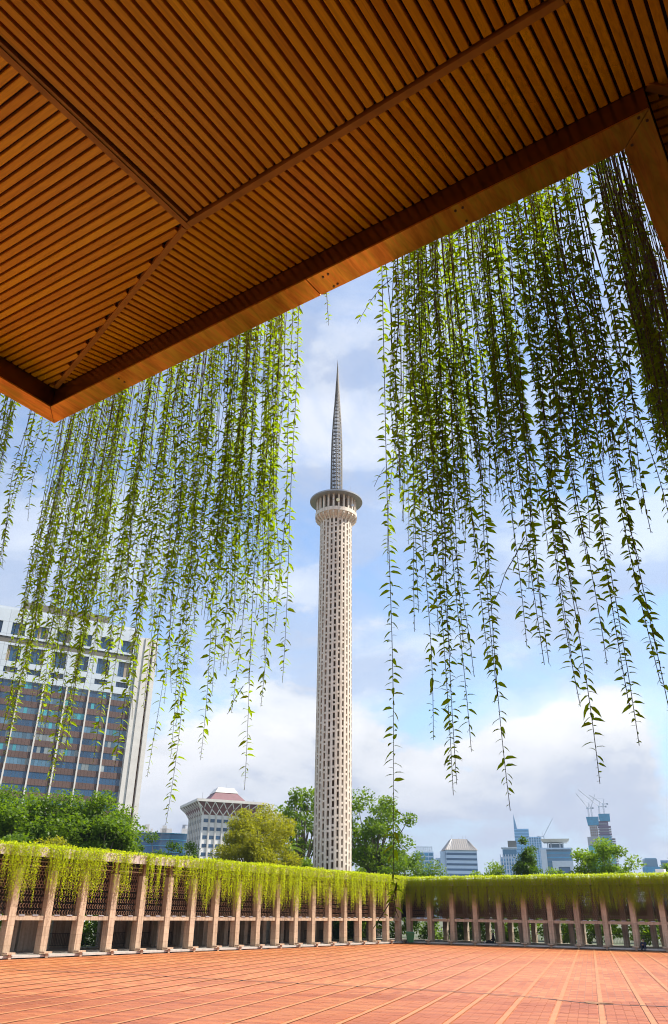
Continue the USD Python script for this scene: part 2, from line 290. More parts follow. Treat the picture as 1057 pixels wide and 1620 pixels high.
# an old expansion joint that wanders over the court, and a rusty damp patch on it
jp = [(29.4, 41.4), (31.7, 34.2), (32.4, 28.0), (33.9, 17.5), (33.87, 13.75), (32.74, 10.86), (33.6, 8.4), (34.2, 4.0)]
jm = MB()
for (x0, y0), (x1, y1) in zip(jp, jp[1:]):
    d = np.array([x1 - x0, y1 - y0]); nn = np.array([-d[1], d[0]])/np.linalg.norm(d)*0.07
    jm.add(np.array([[x0 - nn[0], y0 - nn[1], 0.010], [x1 - nn[0], y1 - nn[1], 0.010], [x1 + nn[0], y1 + nn[1], 0.010], [x0 + nn[0], y0 + nn[1], 0.010]]), [[0, 1, 2], [0, 2, 3]])
obj('expansion_joint', jm, M['darkstrip'], court)
pc = (lambda d: d[:2]*(-EYE/d[2]))(rayd(944, 1587))
an = np.linspace(0, 2*PI, 25)[:-1]; pr = 0.42*(1 + 0.3*np.sin(3*an + 1) + 0.15*np.sin(7*an))
along = np.array([pc[1], -pc[0]])/np.linalg.norm(pc); away = pc/np.linalg.norm(pc)
pp = pc + np.outer(np.cos(an)*pr*1.1, along) + np.outer(np.sin(an)*pr*0.9, away)
obj('rust_patch', (np.vstack([np.c_[pp, np.full(24, 0.014)], [[*pc, 0.014]]]), [[24, i, (i + 1) % 24] for i in range(24)]), simple('rust_stain', (0.32, 0.12, 0.012), 0.35, var=0.4, scale=3), court)

# ------------------------------------------------------------------ canopy (slatted ceiling with copper rim)
H = EYE + 4.2
can = thing('canopy', 'slatted timber canopy with copper rim overhead', 'canopy')
UO, UI, VC, VI = 3.617, 3.42, 5.797, 5.595               # copper rim, outer and inner faces
VE, VEI = 0.350, 0.150                                     # the rim turns here and runs on along u
ZT = H + 0.20
vj = 2.63
g = 0.004
# bottom plates of the rim: plan quads with mitred ends
rim_quads = [[(UI, VI), (UI, vj + g), (UO, vj + g), (UO, VC)], [(UI, vj - g), (UI, VEI + g), (UO, VE + g), (UO, vj - g)],
             [(UI + g, VEI), (34.0, VEI), (34.0, VE), (UO + g, VE)], [(UI - g, VI + g), (UO - g, VC), (0.9, VC), (0.9, VI)], [(0.9 - g, VI), (0.9 - g, VC), (-4.0, VC), (-4.0, VI)]]
for qd in rim_quads:
    qd = np.array(qd)
    e1, e2 = qd[1] - qd[0], qd[2] - qd[0]; area = e1[0]*e2[1] - e1[1]*e2[0]
    if area < 0: qd = qd[::-1]
    obj('copper_plate', MB().hexa([(*p, H) for p in qd], [(*p, H + 0.014) for p in qd]), M['copper'], can)
# inner upstand faces and outer fascia
obj('inner_upstand', MB().box((UI, VEI, H + 0.0145), (UI + 0.03, VI - 0.001, ZT + 0.03)), M['copper_in'], can)
obj('inner_upstand', MB().box((-4.0, VI, H + 0.0145), (UI - 0.001, VI + 0.03, ZT + 0.03)), M['copper_in'], can)
obj('inner_upstand', MB().box((UI + 0.031, VEI, H + 0.0145), (34.0, VEI + 0.03, ZT + 0.03)), M['copper_in'], can)
ZF = H + 0.62
obj('copper_fascia', MB().box((UO - 0.03, VE, H + 0.0145), (UO - 0.002, VC - 0.031, ZF)), M['copper'], can)
obj('copper_fascia', MB().box((-4.0, VC - 0.03, H + 0.0145), (UO - 0.002, VC - 0.002, ZF)), M['copper'], can)
obj('copper_fascia', MB().box((UO + 0.002, VE - 0.03, H + 0.0145), (34.0, VE - 0.002, ZF)), M['copper'], can)
rd = MB().box((-10.0, -9.0, H + 0.40), (UO - 0.04, VC - 0.04, H + 0.60)).box((UO - 0.04, -9.0, H + 0.40), (34.0, VE - 0.04, H + 0.60))
obj('roof_deck', rd, M['roofing'], can)
# the soffit: flat centre, two panels that fall inwards from the rim
PU, PV, ZP = 2.555, 3.020, H + 0.005
PITCH_S, SW, SH = 0.068, 0.050, 0.038
def slat(p0, p1, wdir, name='slat', wid=SW, mt=None, hgt=SH):
    """A chamfered batten whose lower face centre line runs from p0 to p1."""
    p0, p1 = np.array(p0, float), np.array(p1, float); w = np.array(wdir, float); up = np.array([0, 0, 1.0]); c = 0.004
    prof = [(-wid/2, hgt), (-wid/2, c), (-wid/2 + c, 0), (wid/2 - c, 0), (wid/2, c), (wid/2, hgt)]
    v = np.array([p + w*a + up*b for p in (p0, p1) for a, b in prof]); n = 6
    f = []
    for i in range(n): j = (i + 1) % n; f += [[i, i + n, j + n], [i, j + n, j]]
    f += [[0, i, i + 1] for i in range(1, n - 1)] + [[n, n + i + 1, n + i] for i in range(1, n - 1)]
    tv = trimesh.Trimesh(v, f, process=False)
    if tv.volume < 0: f = [q[::-1] for q in f]
    obj(name, (v, np.array(f)), mt, can)
slopeA = (ZT - ZP)/(UI - PU); slopeB = (ZT - ZP)/(VI - PV)
gap = 0.012
# panel A: battens along u between rim A and the long trim
k = 0
v = VI - 0.045
while v > -2.2:
    ua = UI - 0.006
    if v > PV: ub = UI - (VI - v)*(UI - PU)/(VI - PV) + 0.024
    else: ub = PU + 0.022
    if v < VEI: ua = UI + (VEI - v)*0.9 - 0.03
    if ua - ub > 0.03:
        slat((ub, v, ZT - (UI - ub)*slopeA), (ua, v, ZT - (UI - ua)*slopeA if v > VEI else ZT - (UI - ua)*slopeA), (0, 1, 0), mt=M['slat_u'])
    v -= PITCH_S; k += 1
# panel B: battens along v between rim B and the short trim
u = UI - 0.04
while u > -0.6:
    va = VI - 0.006
    vb = (VI - (UI - u)*(VI - PV)/(UI - PU) + 0.07) if u > PU else PV + 0.022
    if va - vb > 0.03:
        slat((u, vb, ZT - (VI - vb)*slopeB), (u, va, ZT - (VI - va)*slopeB), (1, 0, 0), mt=M['slat_v'])
    u -= PITCH_S
# centre: flat field, battens along u, set a little higher than its trims
v = PV - 0.085
while v > -1.7:
    slat((-0.8, v, ZP + 0.014), (PU - 0.035 - rng.uniform(0, 0.006), v, ZP + 0.014), (0, 1, 0), mt=M['slat_u'], hgt=0.05)
    v -= PITCH_S
# panel E beyond the inner corner: battens along v
u = UI + 0.10
while u < 6.0:
    vb = max(VEI - (u - UI)*1.1, -1.0) ; va = VEI - 0.006
    slat((u, VEI - 0.9, ZT - 0.14), (u, va, ZT), (1, 0, 0), mt=M['slat_v']) if u - UI > 0.75 else slat((u, VEI - (u - UI)/0.9 + 0.05, ZT - 0.14*(u - UI)/0.9/0.9), (u, va, ZT), (1, 0, 0), mt=M['slat_v'])
    u += PITCH_S
# trims: the ridge strips that edge the panels
def bar(name, p0, p1, w, h, mt):
    p0, p1 = np.array(p0, float), np.array(p1, float); d = p1 - p0; sdir = np.cross(d, [0, 0, 1.0]); sdir /= np.linalg.norm(sdir); up = np.array([0, 0, 1.0])
    q = [p0 - sdir*w/2, p0 + sdir*w/2, p1 + sdir*w/2, p1 - sdir*w/2]
    q = [q[0], q[3], q[2], q[1]]
    obj(name, MB().hexa(q, [x + up*h for x in q]), mt, can)
bar('long_trim', (PU, PV - 0.0, ZP - 0.006), (PU, 0.36, ZP - 0.006), 0.044, 0.05, M['trim'])
bar('long_trim', (PU + 0.002, 0.352, ZP - 0.004), (PU + 0.002, -2.2, ZP - 0.004), 0.044, 0.05, M['trim'])
bar('short_trim', (PU + 0.022, PV, ZP - 0.008), (-0.8, PV, ZP - 0.008), 0.040, 0.05, M['trim'])
bar('centre_edge_board', (PU - 0.03, PV - 0.032, ZP - 0.001), (-0.8, PV - 0.032, ZP - 0.001), 0.022, 0.06, M['trim'])
bar('hip_trim', (UI - 0.01, VI - 0.03, ZT - 0.010), (PU + 0.006, PV + 0.024, ZP - 0.010), 0.042, 0.05, M['trim'])
bar('valley_trim', (UI + 0.01, VEI - 0.02, ZT - 0.008), (UI + 0.9, VEI - 1.0, ZT - 0.15), 0.05, 0.05, M['trim'])
# dark boards behind the battens
bk = MB()
bz = 0.034
def poly3(pts): bk.add(np.array(pts, float), [[0, i, i + 1] for i in range(1, len(pts) - 1)])
poly3([(UI, VI, ZT + bz), (UI, VEI, ZT + bz), (PU, VEI, ZP + bz), (PU, PV, ZP + bz)])
poly3([(UI, VEI, ZT + bz), (UI + 2.2, -2.3, ZT + bz + 2.2*slopeA), (PU, -2.3, ZP + bz), (PU, VEI, ZP + bz)])
poly3([(UI, VI, ZT + bz), (PU, PV, ZP + bz), (-4, PV, ZP + bz), (-4, VI, ZT + bz)])
poly3([(PU, PV, ZP + 0.062), (PU, -9, ZP + 0.062), (-4, -9, ZP + 0.062), (-4, PV, ZP + 0.062)])
poly3([(UI, VEI, ZT + bz + 0.001), (12, VEI, ZT + bz + .001), (12, -1.0, ZT - 0.14), (UI + 1.0, -1.0, ZT - 0.14)])
obj('backing_board', bk, M['backing'], can)
# bolts on the copper plates
def bolt(px, py):
    d = rayd(px, py); p = d*((H - EYE)/d[2]) + [0, 0, EYE]
    b = trimesh.creation.cylinder(radius=0.009, height=0.008, sections=10); b.apply_translation((p[0], p[1], H - 0.002)); obj('bolt', (b.vertices, b.faces), M['bolt'], can)
for px, py in ((511, 438), (519, 433.5), (528, 453), (534, 449), (720.5, 333), (732, 328), (738, 349), (1010.5, 186), (1024, 190), (188, 598.5), (197, 604), (1000, 229)): bolt(px, py)
# the gallery behind and beside the viewer
tag(obj('gallery_wall', MB().box((-10, -4.3, 0), (34, -4.0, H + 0.39)).box((-10.3, -4.3, 0), (-10.0, 10.4, H + 0.39)), M['rear']), 'stone walls of the gallery behind the viewer', 'wall', kind='structure')
# gallery floor under the viewer
obj('gallery_floor', MB().box((-10, -4, 0.0), (34, 1.0, 1.14)), M['granite'], label='dark stone gallery floor under the canopy', cat='floor', kind='structure')
obj('terrace', MB().box((-10, 1.001, 0.0), (8.2, 10.4, 1.13)), M['gallery_floor'], label='pale stone terrace in front of the gallery', cat='terrace', kind='structure')

# ------------------------------------------------------------------ hanging creeper strands
LT = np.array([[0, 0, 0], [.30, .5, .05], [.30, 0, 0], [.30, -.5, .05], [.66, .42, .03], [.66, 0, -.02], [.66, -.42, .03], [1, 0, -.06]])
LFc = np.array([[0, 2, 1], [0, 3, 2], [1, 2, 5], [1, 5, 4], [2, 3, 6], [2, 6, 5], [4, 5, 7], [5, 6, 7]])
def leaves(base, az, el, length, width, r):
    """Many leaves at once: (n, 3) bases, azimuths, elevations."""
    n = len(base); x = LT[:, 0]; droop = -0.30*x*x
    ca, sa, ce, se = np.cos(az), np.sin(az), np.cos(el), np.sin(el)
    dx = np.stack([ca*ce, sa*ce, se], 1); roll = r.normal(0, 0.55, n)
    sx = np.stack([-sa, ca, np.zeros(n)], 1); nx = np.cross(dx, sx)
    s2 = np.cos(roll)[:, None]*sx + np.sin(roll)[:, None]*nx; n2 = np.cross(dx, s2)
    P = base[:, None] + length[:, None, None]*(x[None, :, None]*dx[:, None] + (LT[:, 1]*1.0)[None, :, None]*(width/length)[:, None, None]*s2[:, None] + LT[:, 2][None, :, None]*n2[:, None])
    P[..., 2] += droop[None]*length[:, None]
    F = (LFc[None] + (np.arange(n)*8)[:, None, None]).reshape(-1, 3)
    return P.reshape(-1, 3), F
def strand_path(u, v, z0, z1, r, drift=(0, 0), wob=0.026):
    n = max(6, int((z0 - z1)/0.12)); t = np.linspace(0, 1, n); z = z0 + (z1 - z0)*t; ph = r.uniform(0, 6.28, 4)
    amp = wob*(0.3 + t)
    x = u + drift[0]*t + amp*np.sin(5*t*(z0 - z1)*0.5 + ph[0]) + 0.5*amp*np.sin(11*t + ph[1]); y = v + drift[1]*t + amp*np.sin(4.2*t*(z0 - z1)*0.5 + ph[2]) + 0.5*amp*np.sin(9*t + ph[3])
    return np.stack([x, y, z], 1)
def strand(name, path, r, label, group, dens=1.0, bare=0.0, leafparts=False, size=1.0, tip=0.16, face=None, parent=None, elm=-0.1, into=None):
    """One trailing shoot: stem and its leaves. bare = upper fraction that has lost most leaves."""
    t = None if into is not None else thing(name, label, 'vine', group=group)
    L = np.r_[0, np.cumsum(np.linalg.norm(np.diff(path, axis=0), axis=1))]; total = L[-1]
    rad = np.interp(L, [0, total], [0.0036, 0.0018])
    if into is not None: into[0].tube(path, rad, 4, cap=False)
    else: obj('stem', MB().tube(path, rad, 4, cap=False), M['stem'], t)
    n = max(4, int(total/0.021*dens)); s = (np.arange(n) + r.uniform(0.1, 0.9, n))/n*total
    keep = np.ones(n, bool)
    if bare: keep &= (s > bare*total) | (r.random(n) < 0.12)
    keep &= r.random(n) > 0.08
    s = s[keep]; n = len(s)
    base = np.stack([np.interp(s, L, path[:, i]) for i in range(3)], 1)
    side = (np.arange(n) % 2)*PI
    pref = r.uniform(0, 2*PI) if face is None else face
    az = pref + side + r.normal(0, 0.75, n); el = r.normal(elm, 0.38, n)
    ln = size*np.clip(r.normal(0.049, 0.012, n), 0.018, 0.076); ln *= np.clip((total - s)/tip, 0.35, 1.0)
    wd = ln*r.uniform(0.26, 0.42, n)
    v, f = leaves(base, az, el, ln, wd, r)
    if into is not None: into[1].add(v, f); return None
    if leafparts:
        for i in range(min(n, 290)): obj('leaf', (v[i*8:i*8 + 8], LFc), M['leaf'], t)
        if n > 290: obj('leaves', (v[290*8:], f[290*8:] - 290*8), M['leaf'], t, kind='stuff')
    else: obj('foliage', (v, f), M['leaf'], t, kind='stuff')
    return t
r = np.random.default_rng(21)
ZS = H + 0.52                                            # they spill from the planter on the roof edge
GL = 'strands of the sunlit creeper curtain left of the minaret'
GR = 'strands of the creeper curtain right of the minaret'
GB = 'strands of the creeper behind the copper corner at far left'
GE = 'strands of the dark creeper at the inner corner of the canopy'
SCR_AZ = HEAD + PI/2                                     # leaves fan out across the line of sight
def tipped(px, py, u, label, group, **kw):
    P = onp(px, py, 0, u); return strand('hanging_vine', strand_path(u, P[1], ZS, P[2], r, wob=kw.pop('wob', 0.012)), r, label, group, face=SCR_AZ + r.normal(0, .3), **kw)
UV = 3.72
# strands whose ends hang free against the sky are built leaf by leaf
single = [(628, 1416, 3.84, 'very long single vine strand reaching down in front of the colonnade right of the minaret', 0.76, 0.0, 1.12),
          (808, 1283, 3.86, 'lone long vine strand ending low over the hip roofed tower', 1.0, 0.0, 1.0),
          (715, 1258, 3.80, 'long vine strand ending in a narrow V with its neighbour right of the minaret', 1.0, 0.0, 1.0),
          (945, 1240, 3.82, 'long vine strand pointing at the construction cranes', 1.0, 0.0, 1.0),
          (1010, 1180, 3.90, 'curving vine strand hanging alone near the right edge', 1.0, 0.0, 1.0),
          (262, 1305, 3.84, 'longest strand of the left curtain, ending beside the white office with purple roof', 1.1, 0.0, 1.0),
          (383, 1250, 3.80, 'strand ending just above the purple roof', 1.1, 0.0, 1.0),
          (237, 1230, 3.86, 'thin strand ending right of the brown office tower edge', 0.8, 0.0, 1.0),
          (314, 1202, 3.78, 'strand with a thick leafy end midway between office tower and purple roof', 1.1, 0.0, 1.0),
          (448, 1080, 3.80, 'rightmost free strand of the left curtain beside the minaret shaft', 1.0, 0.0, 1.0)]
for px, py, u, lab, dens, bare, size in single:
    tipped(px, py, u, lab, None, dens=dens*1.25, bare=bare, size=size, leafparts=True)
mid = [(683, 1170), (690, 1000), (662, 1000), (740, 1190), (726, 1240), (770, 1060), (830, 1022), (860, 1050), (872, 1050), (918, 1118), (953, 1052), (1000, 1120), (1056, 1132), (1040, 1080), (905, 1040), (790, 1100)]
midl = [(370, 1128), (410, 1118), (330, 1100), (145, 1206), (182, 1222), (70, 1262), (84, 1240), (8, 1206), (14, 1180), (100, 1170), (40, 1090), (265, 1200), (283, 1150), (225, 1120), (200, 1130), (160, 1110), (440, 1000), (350, 1060), (300, 1080), (120, 1100), (60, 1130), (3, 1150), (95, 1210), (250, 1060)]
ORD = ['first', 'second', 'third', 'fourth', 'fifth', 'sixth', 'seventh', 'eighth', 'ninth', 'tenth', 'eleventh', 'twelfth', 'thirteenth', 'fourteenth', 'fifteenth', 'sixteenth', 'seventeenth', 'eighteenth', 'nineteenth', 'twentieth', 'twenty first', 'twenty second', 'twenty third', 'twenty fourth']
for i, (px, py) in enumerate(sorted(mid)): tipped(px, py, r.uniform(3.70, 3.95), ORD[i] + ' from the left of the strand ends dangling under the right curtain', GR, dens=1.25)
for i, (px, py) in enumerate(sorted(midl)): tipped(px, py, r.uniform(3.70, 3.95), ORD[i] + ' from the left of the sunlit strand ends dangling under the left curtain', GL, dens=1.5)
def curtain(n, v0, v1, zsel, label, group, seed, clump=0.05, urange=(3.66, 4.05), barep=0.35):
    rr = np.random.default_rng(seed); nc = max(4, n//4); cs = np.linspace(v0, v1, nc) + rr.normal(0, 0.03, nc)
    for i in range(n):
        v = np.clip(cs[(i*5) % nc] + rr.normal(0, clump), v0 + rr.uniform(0, .03), v1 - rr.uniform(0, .03)); z1 = zsel(rr, v); u = rr.uniform(*urange)
        bare = rr.uniform(0.30, 0.62) if rr.random() < barep else 0.0
        strand('hanging_vine', strand_path(u, v, ZS, z1, rr, drift=(0, rr.normal(0, .03))), rr, label, group, dens=rr.uniform(0.75, 1.2), bare=bare, size=rr.uniform(0.85, 1.12), face=SCR_AZ + rr.normal(0, .6))
def zr_(rr, v):
    a = rr.random()
    return rr.uniform(4.95, 5.5) if a < .50 else rr.uniform(4.5, 5.1) if a < .82 else rr.uniform(3.9, 4.6)
def zl_(rr, v):
    a = rr.random(); lo = 0.1*(v - 4.4)
    return rr.uniform(4.9, 5.5) - lo if a < .35 else rr.uniform(4.4, 5.1) - lo if a < .75 else rr.uniform(4.0, 4.6) - lo
curtain(70, 0.50, 2.08, zr_, 'leafy strand in the upper part of the creeper curtain right of the minaret', GR, 31, urange=(3.66, 3.98))
curtain(84, 3.12, 5.93, zl_, 'sunlit strand in the upper part of the creeper curtain left of the minaret', GL, 32, urange=(3.66, 3.98))
# shorter tufted strands give the denser belt halfway down
def tangle(label, acc):
    t = thing('vine_tangle', label, 'vines', kind='stuff'); obj('stems', acc[0], M['stem'], t, kind='stuff'); obj('foliage', acc[1], M['leaf'], t, kind='stuff')
def belt(n, v0, v1, zc, label, group, seed):
    rr = np.random.default_rng(seed); acc = (MB(), MB())
    for i in range(n):
        v = rr.uniform(v0, v1); u = rr.uniform(3.66, 4.0); z1 = zc + rr.normal(0, .14)
        strand('hanging_vine', strand_path(u, v, ZS, z1, rr, drift=(0, rr.normal(0, .05))), rr, label, group, dens=1.35, bare=0.58, size=0.8, face=SCR_AZ + rr.normal(0, .8), into=acc)
    tangle(label, acc)
belt(44, 0.65, 2.15, 5.02, 'tangled belt of bare stems and bushy ends in the right creeper curtain', GR, 41)
belt(56, 3.2, 5.9, 4.85, 'tangled belt of bare stems and bushy ends in the left creeper curtain', GL, 42)
rr = np.random.default_rng(43)
for i in range(34):
    u = rr.uniform(2.2, 3.66); v = rr.uniform(5.86, 6.25)
    strand('hanging_vine', strand_path(u, v, ZS, rr.uniform(5.2, 6.3) if i % 3 else rr.uniform(4.7, 5.4), rr), rr, 'fine strand of creeper hanging behind the copper corner at far left', GB, dens=1.1, bare=rr.choice([0, 0, .4]), face=SCR_AZ + rr.normal(0, .6))
acc = (MB(), MB())
for i in range(190):
    u = 3.66 + 3.6*rr.random()**1.4; v = rr.uniform(0.365, 0.56); big = i < 36
    strand('hanging_vine', strand_path(u, v, ZS, rr.uniform(4.2, 5.5), rr, drift=(0, rr.normal(0, .05))), rr, 'dark strand of creeper hanging at the inner corner of the canopy', GE, dens=0.9, bare=rr.choice([.3, .6, .85]) if big else rr.choice([.55, .75, .9]), face=SCR_AZ + rr.normal(0, .6), into=None if big else acc)
for nm_, v0_, v1_, za, zb, n_, sd_ in (('dense leafy backdrop of short shoots within the right creeper curtain', .5, 2.15, 4.7, 5.6, 24, 71), ('airy backdrop of short shoots within the left creeper curtain', 3.45, 5.9, 4.2, 5.4, 22, 72)):
    r7 = np.random.default_rng(sd_); a7 = (MB(), MB()); cs7 = r7.uniform(v0_, v1_, n_//4)
    for i in range(n_):
        v = np.clip(cs7[r7.integers(len(cs7))] + r7.normal(0, .05), v0_, v1_)
        strand('', strand_path(r7.uniform(3.7, 4.15), v, ZS, r7.uniform(za, zb), r7, drift=(0, r7.normal(0, .06)), wob=.03), r7, None, None, dens=r7.uniform(.9, 1.4), bare=r7.choice([0, 0, .3, .5]), size=r7.uniform(.6, 1.0), face=SCR_AZ + r7.normal(0, .9), into=a7)
    tangle(nm_, a7)
tangle('dense dark mat of bare stems under the beam at the right edge', acc)
# loose sprigs that reach out sideways
def sprig(pix, u, label, dens=0.9, size=.8):
    pts = np.array([onp(x, y, 0, u) for x, y in pix]); tt = np.linspace(0, 1, len(pts)); t2 = np.linspace(0, 1, 16)
    path = np.stack([np.interp(t2, tt, pts[:, i]) for i in range(3)], 1)
    strand('vine_sprig', path, r, label, None, dens=dens, size=size, leafparts=True, tip=.06)
sprig([(620, 440), (600, 458), (585, 478), (572, 500), (565, 512)], 3.80, 'thin sprig curving left into the sky from the top of the right curtain', .8)
sprig([(516, 455), (518, 480), (520, 515)], 3.70, 'tiny hanging sprig under the copper rim between the two curtains', .9, .6)
sprig([(640, 722), (618, 740), (600, 752), (592, 770)], 3.9, 'short sprig poking left from the middle of the right curtain')
sprig([(628, 1396), (622, 1420), (606, 1445), (590, 1470)], 3.84, 'forked thin twig at the end of the longest vine strand', .45, .9)
sprig([(628, 1400), (624, 1425), (626, 1440), (631, 1452)], 3.84, 'leafy tuft at the very tip of the longest vine strand', 1.6, 1.0)
sprig([(830, 850), (815, 880), (800, 905), (790, 935), (775, 965)], 3.95, 'slanting twig crossing the strands below the right curtain', .6)
sprig([(385, 1085), (372, 1105), (360, 1130)], 3.9, 'short forked twig at the end of the left curtain')

# ------------------------------------------------------------------ the two colonnade wings
Z0 = 0.18
V0, U0, BAY = 50.0, 88.5, 2.862
def lattice_mesh(w, h, t):
    """Pierced screen: hexagon web with small stars, as flat bars."""
    mb = MB(); a = 0.135; dx = a*math.sqrt(3); dz = a*1.5; seen = set()
    nx, nz = int(w/dx) + 2, int(h/dz) + 2
    def barb(p, q):
        x0, z0, x1, z1 = *p, *q
        if not (-0.01 <= min(x0, x1) and max(x0, x1) <= w + 0.01 and -0.01 <= min(z0, z1) and max(z0, z1) <= h + 0.01): return
        key = tuple(sorted([(round(x0, 3), round(z0, 3)), (round(x1, 3), round(z1, 3))]))
        if key in seen: return
        seen.add(key)
        d = np.array([x1 - x0, z1 - z0]); n_ = np.array([-d[1], d[0]])/np.linalg.norm(d)*t/2
        c = [(x0 - n_[0], z0 - n_[1]), (x1 - n_[0], z1 - n_[1]), (x1 + n_[0], z1 + n_[1]), (x0 + n_[0], z0 + n_[1])]
        v = [[x, y, z] for y in (0, 0.05) for x, z in c]
        mb.add(v, [[0, 1, 2], [0, 2, 3], [4, 6, 5], [4, 7, 6], [0, 4, 5], [0, 5, 1], [2, 6, 7], [2, 7, 3]])
    for j in range(nz):
        for i in range(nx):
            cx, cz = i*dx + (dx/2 if j % 2 else 0), j*dz
            cor = [(cx + a*math.sin(PI/3*k), cz + a*math.cos(PI/3*k)) for k in range(6)]
            for k in range(6): barb(cor[k], cor[(k + 1) % 6])
    mb.box((0, 0, 0), (0.03, 0.05, h)).box((w - 0.03, 0, 0), (w, 0.05, h))
    return mb.arr()
PWID, PDEP = 0.54, 0.62
LAT = lattice_mesh(BAY - PWID - 0.02, 3.35, 0.040); LATR = lattice_mesh(BAY - 0.02, 3.35, 0.15)
def wing(name, label, org, rot, xs, x0, x1, seed, walls, tz=0.0):
    """Local frame: x along the wing, y back from the pillar fronts, z up."""
    rw = np.random.default_rng(seed)
    t = thing(name, label, 'colonnade', (*org, 0), rot)
    obj('kerb', MB().box((x0, -0.40, 0.05), (x1, 0.0, Z0)), M['kerb'], t)
    obj('drain_strip', MB().box((x0, -0.36, -0.015), (x1, -0.02, 0.0495)), M['darkstrip'], t)
    obj('floor', MB().box((x0, 0.001, -0.1), (x1, 8.6, Z0 - 0.004)), M['kerb'], t)
    obj('fascia', MB().box((x0, -0.30, 6.12 + tz), (x1, -0.14, 6.74 + tz)), M['fascia'], t)
    obj('roof_slab', MB().box((x0, -0.139, 6.42 + tz), (x1, 8.9, 6.70 + tz)), M['fascia'], t)
    obj('soffit_beam', MB().box((x0, 0.66, 5.9 + tz), (x1, 1.0, 6.419 + tz)), M['darkstrip'], t)
    obj('rail', MB().box((x0, 0.30, 5.52 + tz), (x1, 0.36, 5.58 + tz)), M['pillar'], t)
    obj('rail', MB().box((x0, 0.30, 5.82 + tz), (x1, 0.36, 5.87 + tz)), M['pillar'], t)
    obj('rear_beam', MB().box((x0, 8.3, 2.7), (x1, 8.6, 3.05)), M['rear'], t)
    for i, x in enumerate(xs):
        p = thing('pillar', parent=t); z = Z0; hb = 0.56
        while z < 5.30 + tz:
            z2 = min(z + hb*rw.uniform(0.94, 1.06), 5.33 + tz); e = rw.uniform(0, 0.006)
            obj('stone_block', MB().box((x - PWID/2 + e, e, z + 0.004), (x + PWID/2 - e, PDEP, z2 - 0.004)), M['pillar'], p); z = z2
        obj('stone_core', MB().box((x - PWID/2 + 0.02, 0.02, Z0), (x + PWID/2 - 0.02, PDEP - 0.02, 5.325 + tz)), M['lattice'], p)
        obj('capital', MB().box((x - 0.16, 0.10, 5.33 + tz), (x + 0.16, PDEP - 0.1, 6.419 + tz)), M['lattice'], p)
        obj('kerb_block', MB().box((x - 0.34, -0.62, 0.26), (x + 0.30, -0.10, 0.37)).box((x - 0.10, -0.50, 0.0), (x + 0.10, -0.401, 0.259)), M['pillar'], t)
        if i + 1 < len(xs):
            xa, xb = x + PWID/2, xs[i + 1] - PWID/2
            obj('beam', MB().box((xa, 0.10, 2.22), (xb, 0.42, 2.49)), M['pillar'], t)
            obj('lattice_screen', (LAT[0] + [xa + 0.01, 0.44, 2.50], LAT[1]), M['lattice'], t)
            for c in (0.22, 0.68):
                obj('floodlight', MB().box((xa + c*(xb - xa) - 0.22, 0.06, 2.491), (xa + c*(xb - xa) + 0.22, 0.16, 2.56)), M['grey'], t)
        q = thing('rear_pillar', parent=t)
        for yb, w in ((4.3, 0.5), (8.0, 0.5)):
            z = Z0
            while z < 6.38 + tz:
                z2 = min(z + 0.8, 6.41 + tz); obj('stone_block', MB().box((x + 0.6 - w/2, yb, z + 0.004), (x + 0.6 + w/2, yb + 0.55, z2 - 0.003)), M['rear'], q); z = z2
    for i in range(int((x1 - x0)/BAY)): obj('rear_screen', (LATR[0] + [x0 + i*BAY, 8.4, 3.06], LATR[1]), M['lattice'], t)
    if tz == 0: obj('loft_wall', MB().box((x0, 1.5, 2.6), (x1, 1.6, 5.899)), M['loft'], t)
    for a, b, y in walls: obj('inner_wall', MB().box((a, y, Z0), (b, y + 0.2, 6.41)), M['rear'], t)
    rl = MB().box((x0, 8.15, 1.16), (x1, 8.19, 1.20)).box((x0, 8.15, 0.32), (x1, 8.19, 0.35))
    for k in range(int((x1 - x0)/0.16)): rl.box((x0 + k*0.16, 8.16, 0.35), (x0 + k*0.16 + 0.02, 8.18, 1.16))
    obj('railing', rl, M['rail'], t, kind='stuff')
    return t
xsL = [35.75 + BAY*k for k in range(-3, 18)] + [87.2]
left = wing('colonnade_wing', 'sunlit colonnade wing along the left and back of the courtyard', (0, V0), 0.0, xsL, 24.0, U0 + 8.9, 51, [(40.2, 42.0, 5.0), (45.6, 48.0, 8.25), (51.5, 60.0, 8.25), (63.0, 72.0, 8.25), (74, 84, 8.25)])
xsR = [0.30] + [50 - (46.95 - 2.853*k) for k in range(0, 13)]
right = wing('colonnade_wing', 'shaded colonnade wing closing the courtyard on the right with greenery seen through it', (U0, 50.0), -PI/2, xsR, 0.02, 42.0, 52, [], tz=-0.30)
obj('roof_sheet', MB().hexa([(-2, 1.0, 6.405), (42, 1.0, 6.405), (42, 8.8, 6.95), (-2, 8.8, 6.95)], [(-2, 1.0, 6.56), (42, 1.0, 6.56), (42, 8.8, 7.20), (-2, 8.8, 7.20)]), M['wingroof'], right)
obj('roof_box', MB().box((27.2, 6.4, 7.0), (28.1, 7.2, 7.5)), M['cream'], right)

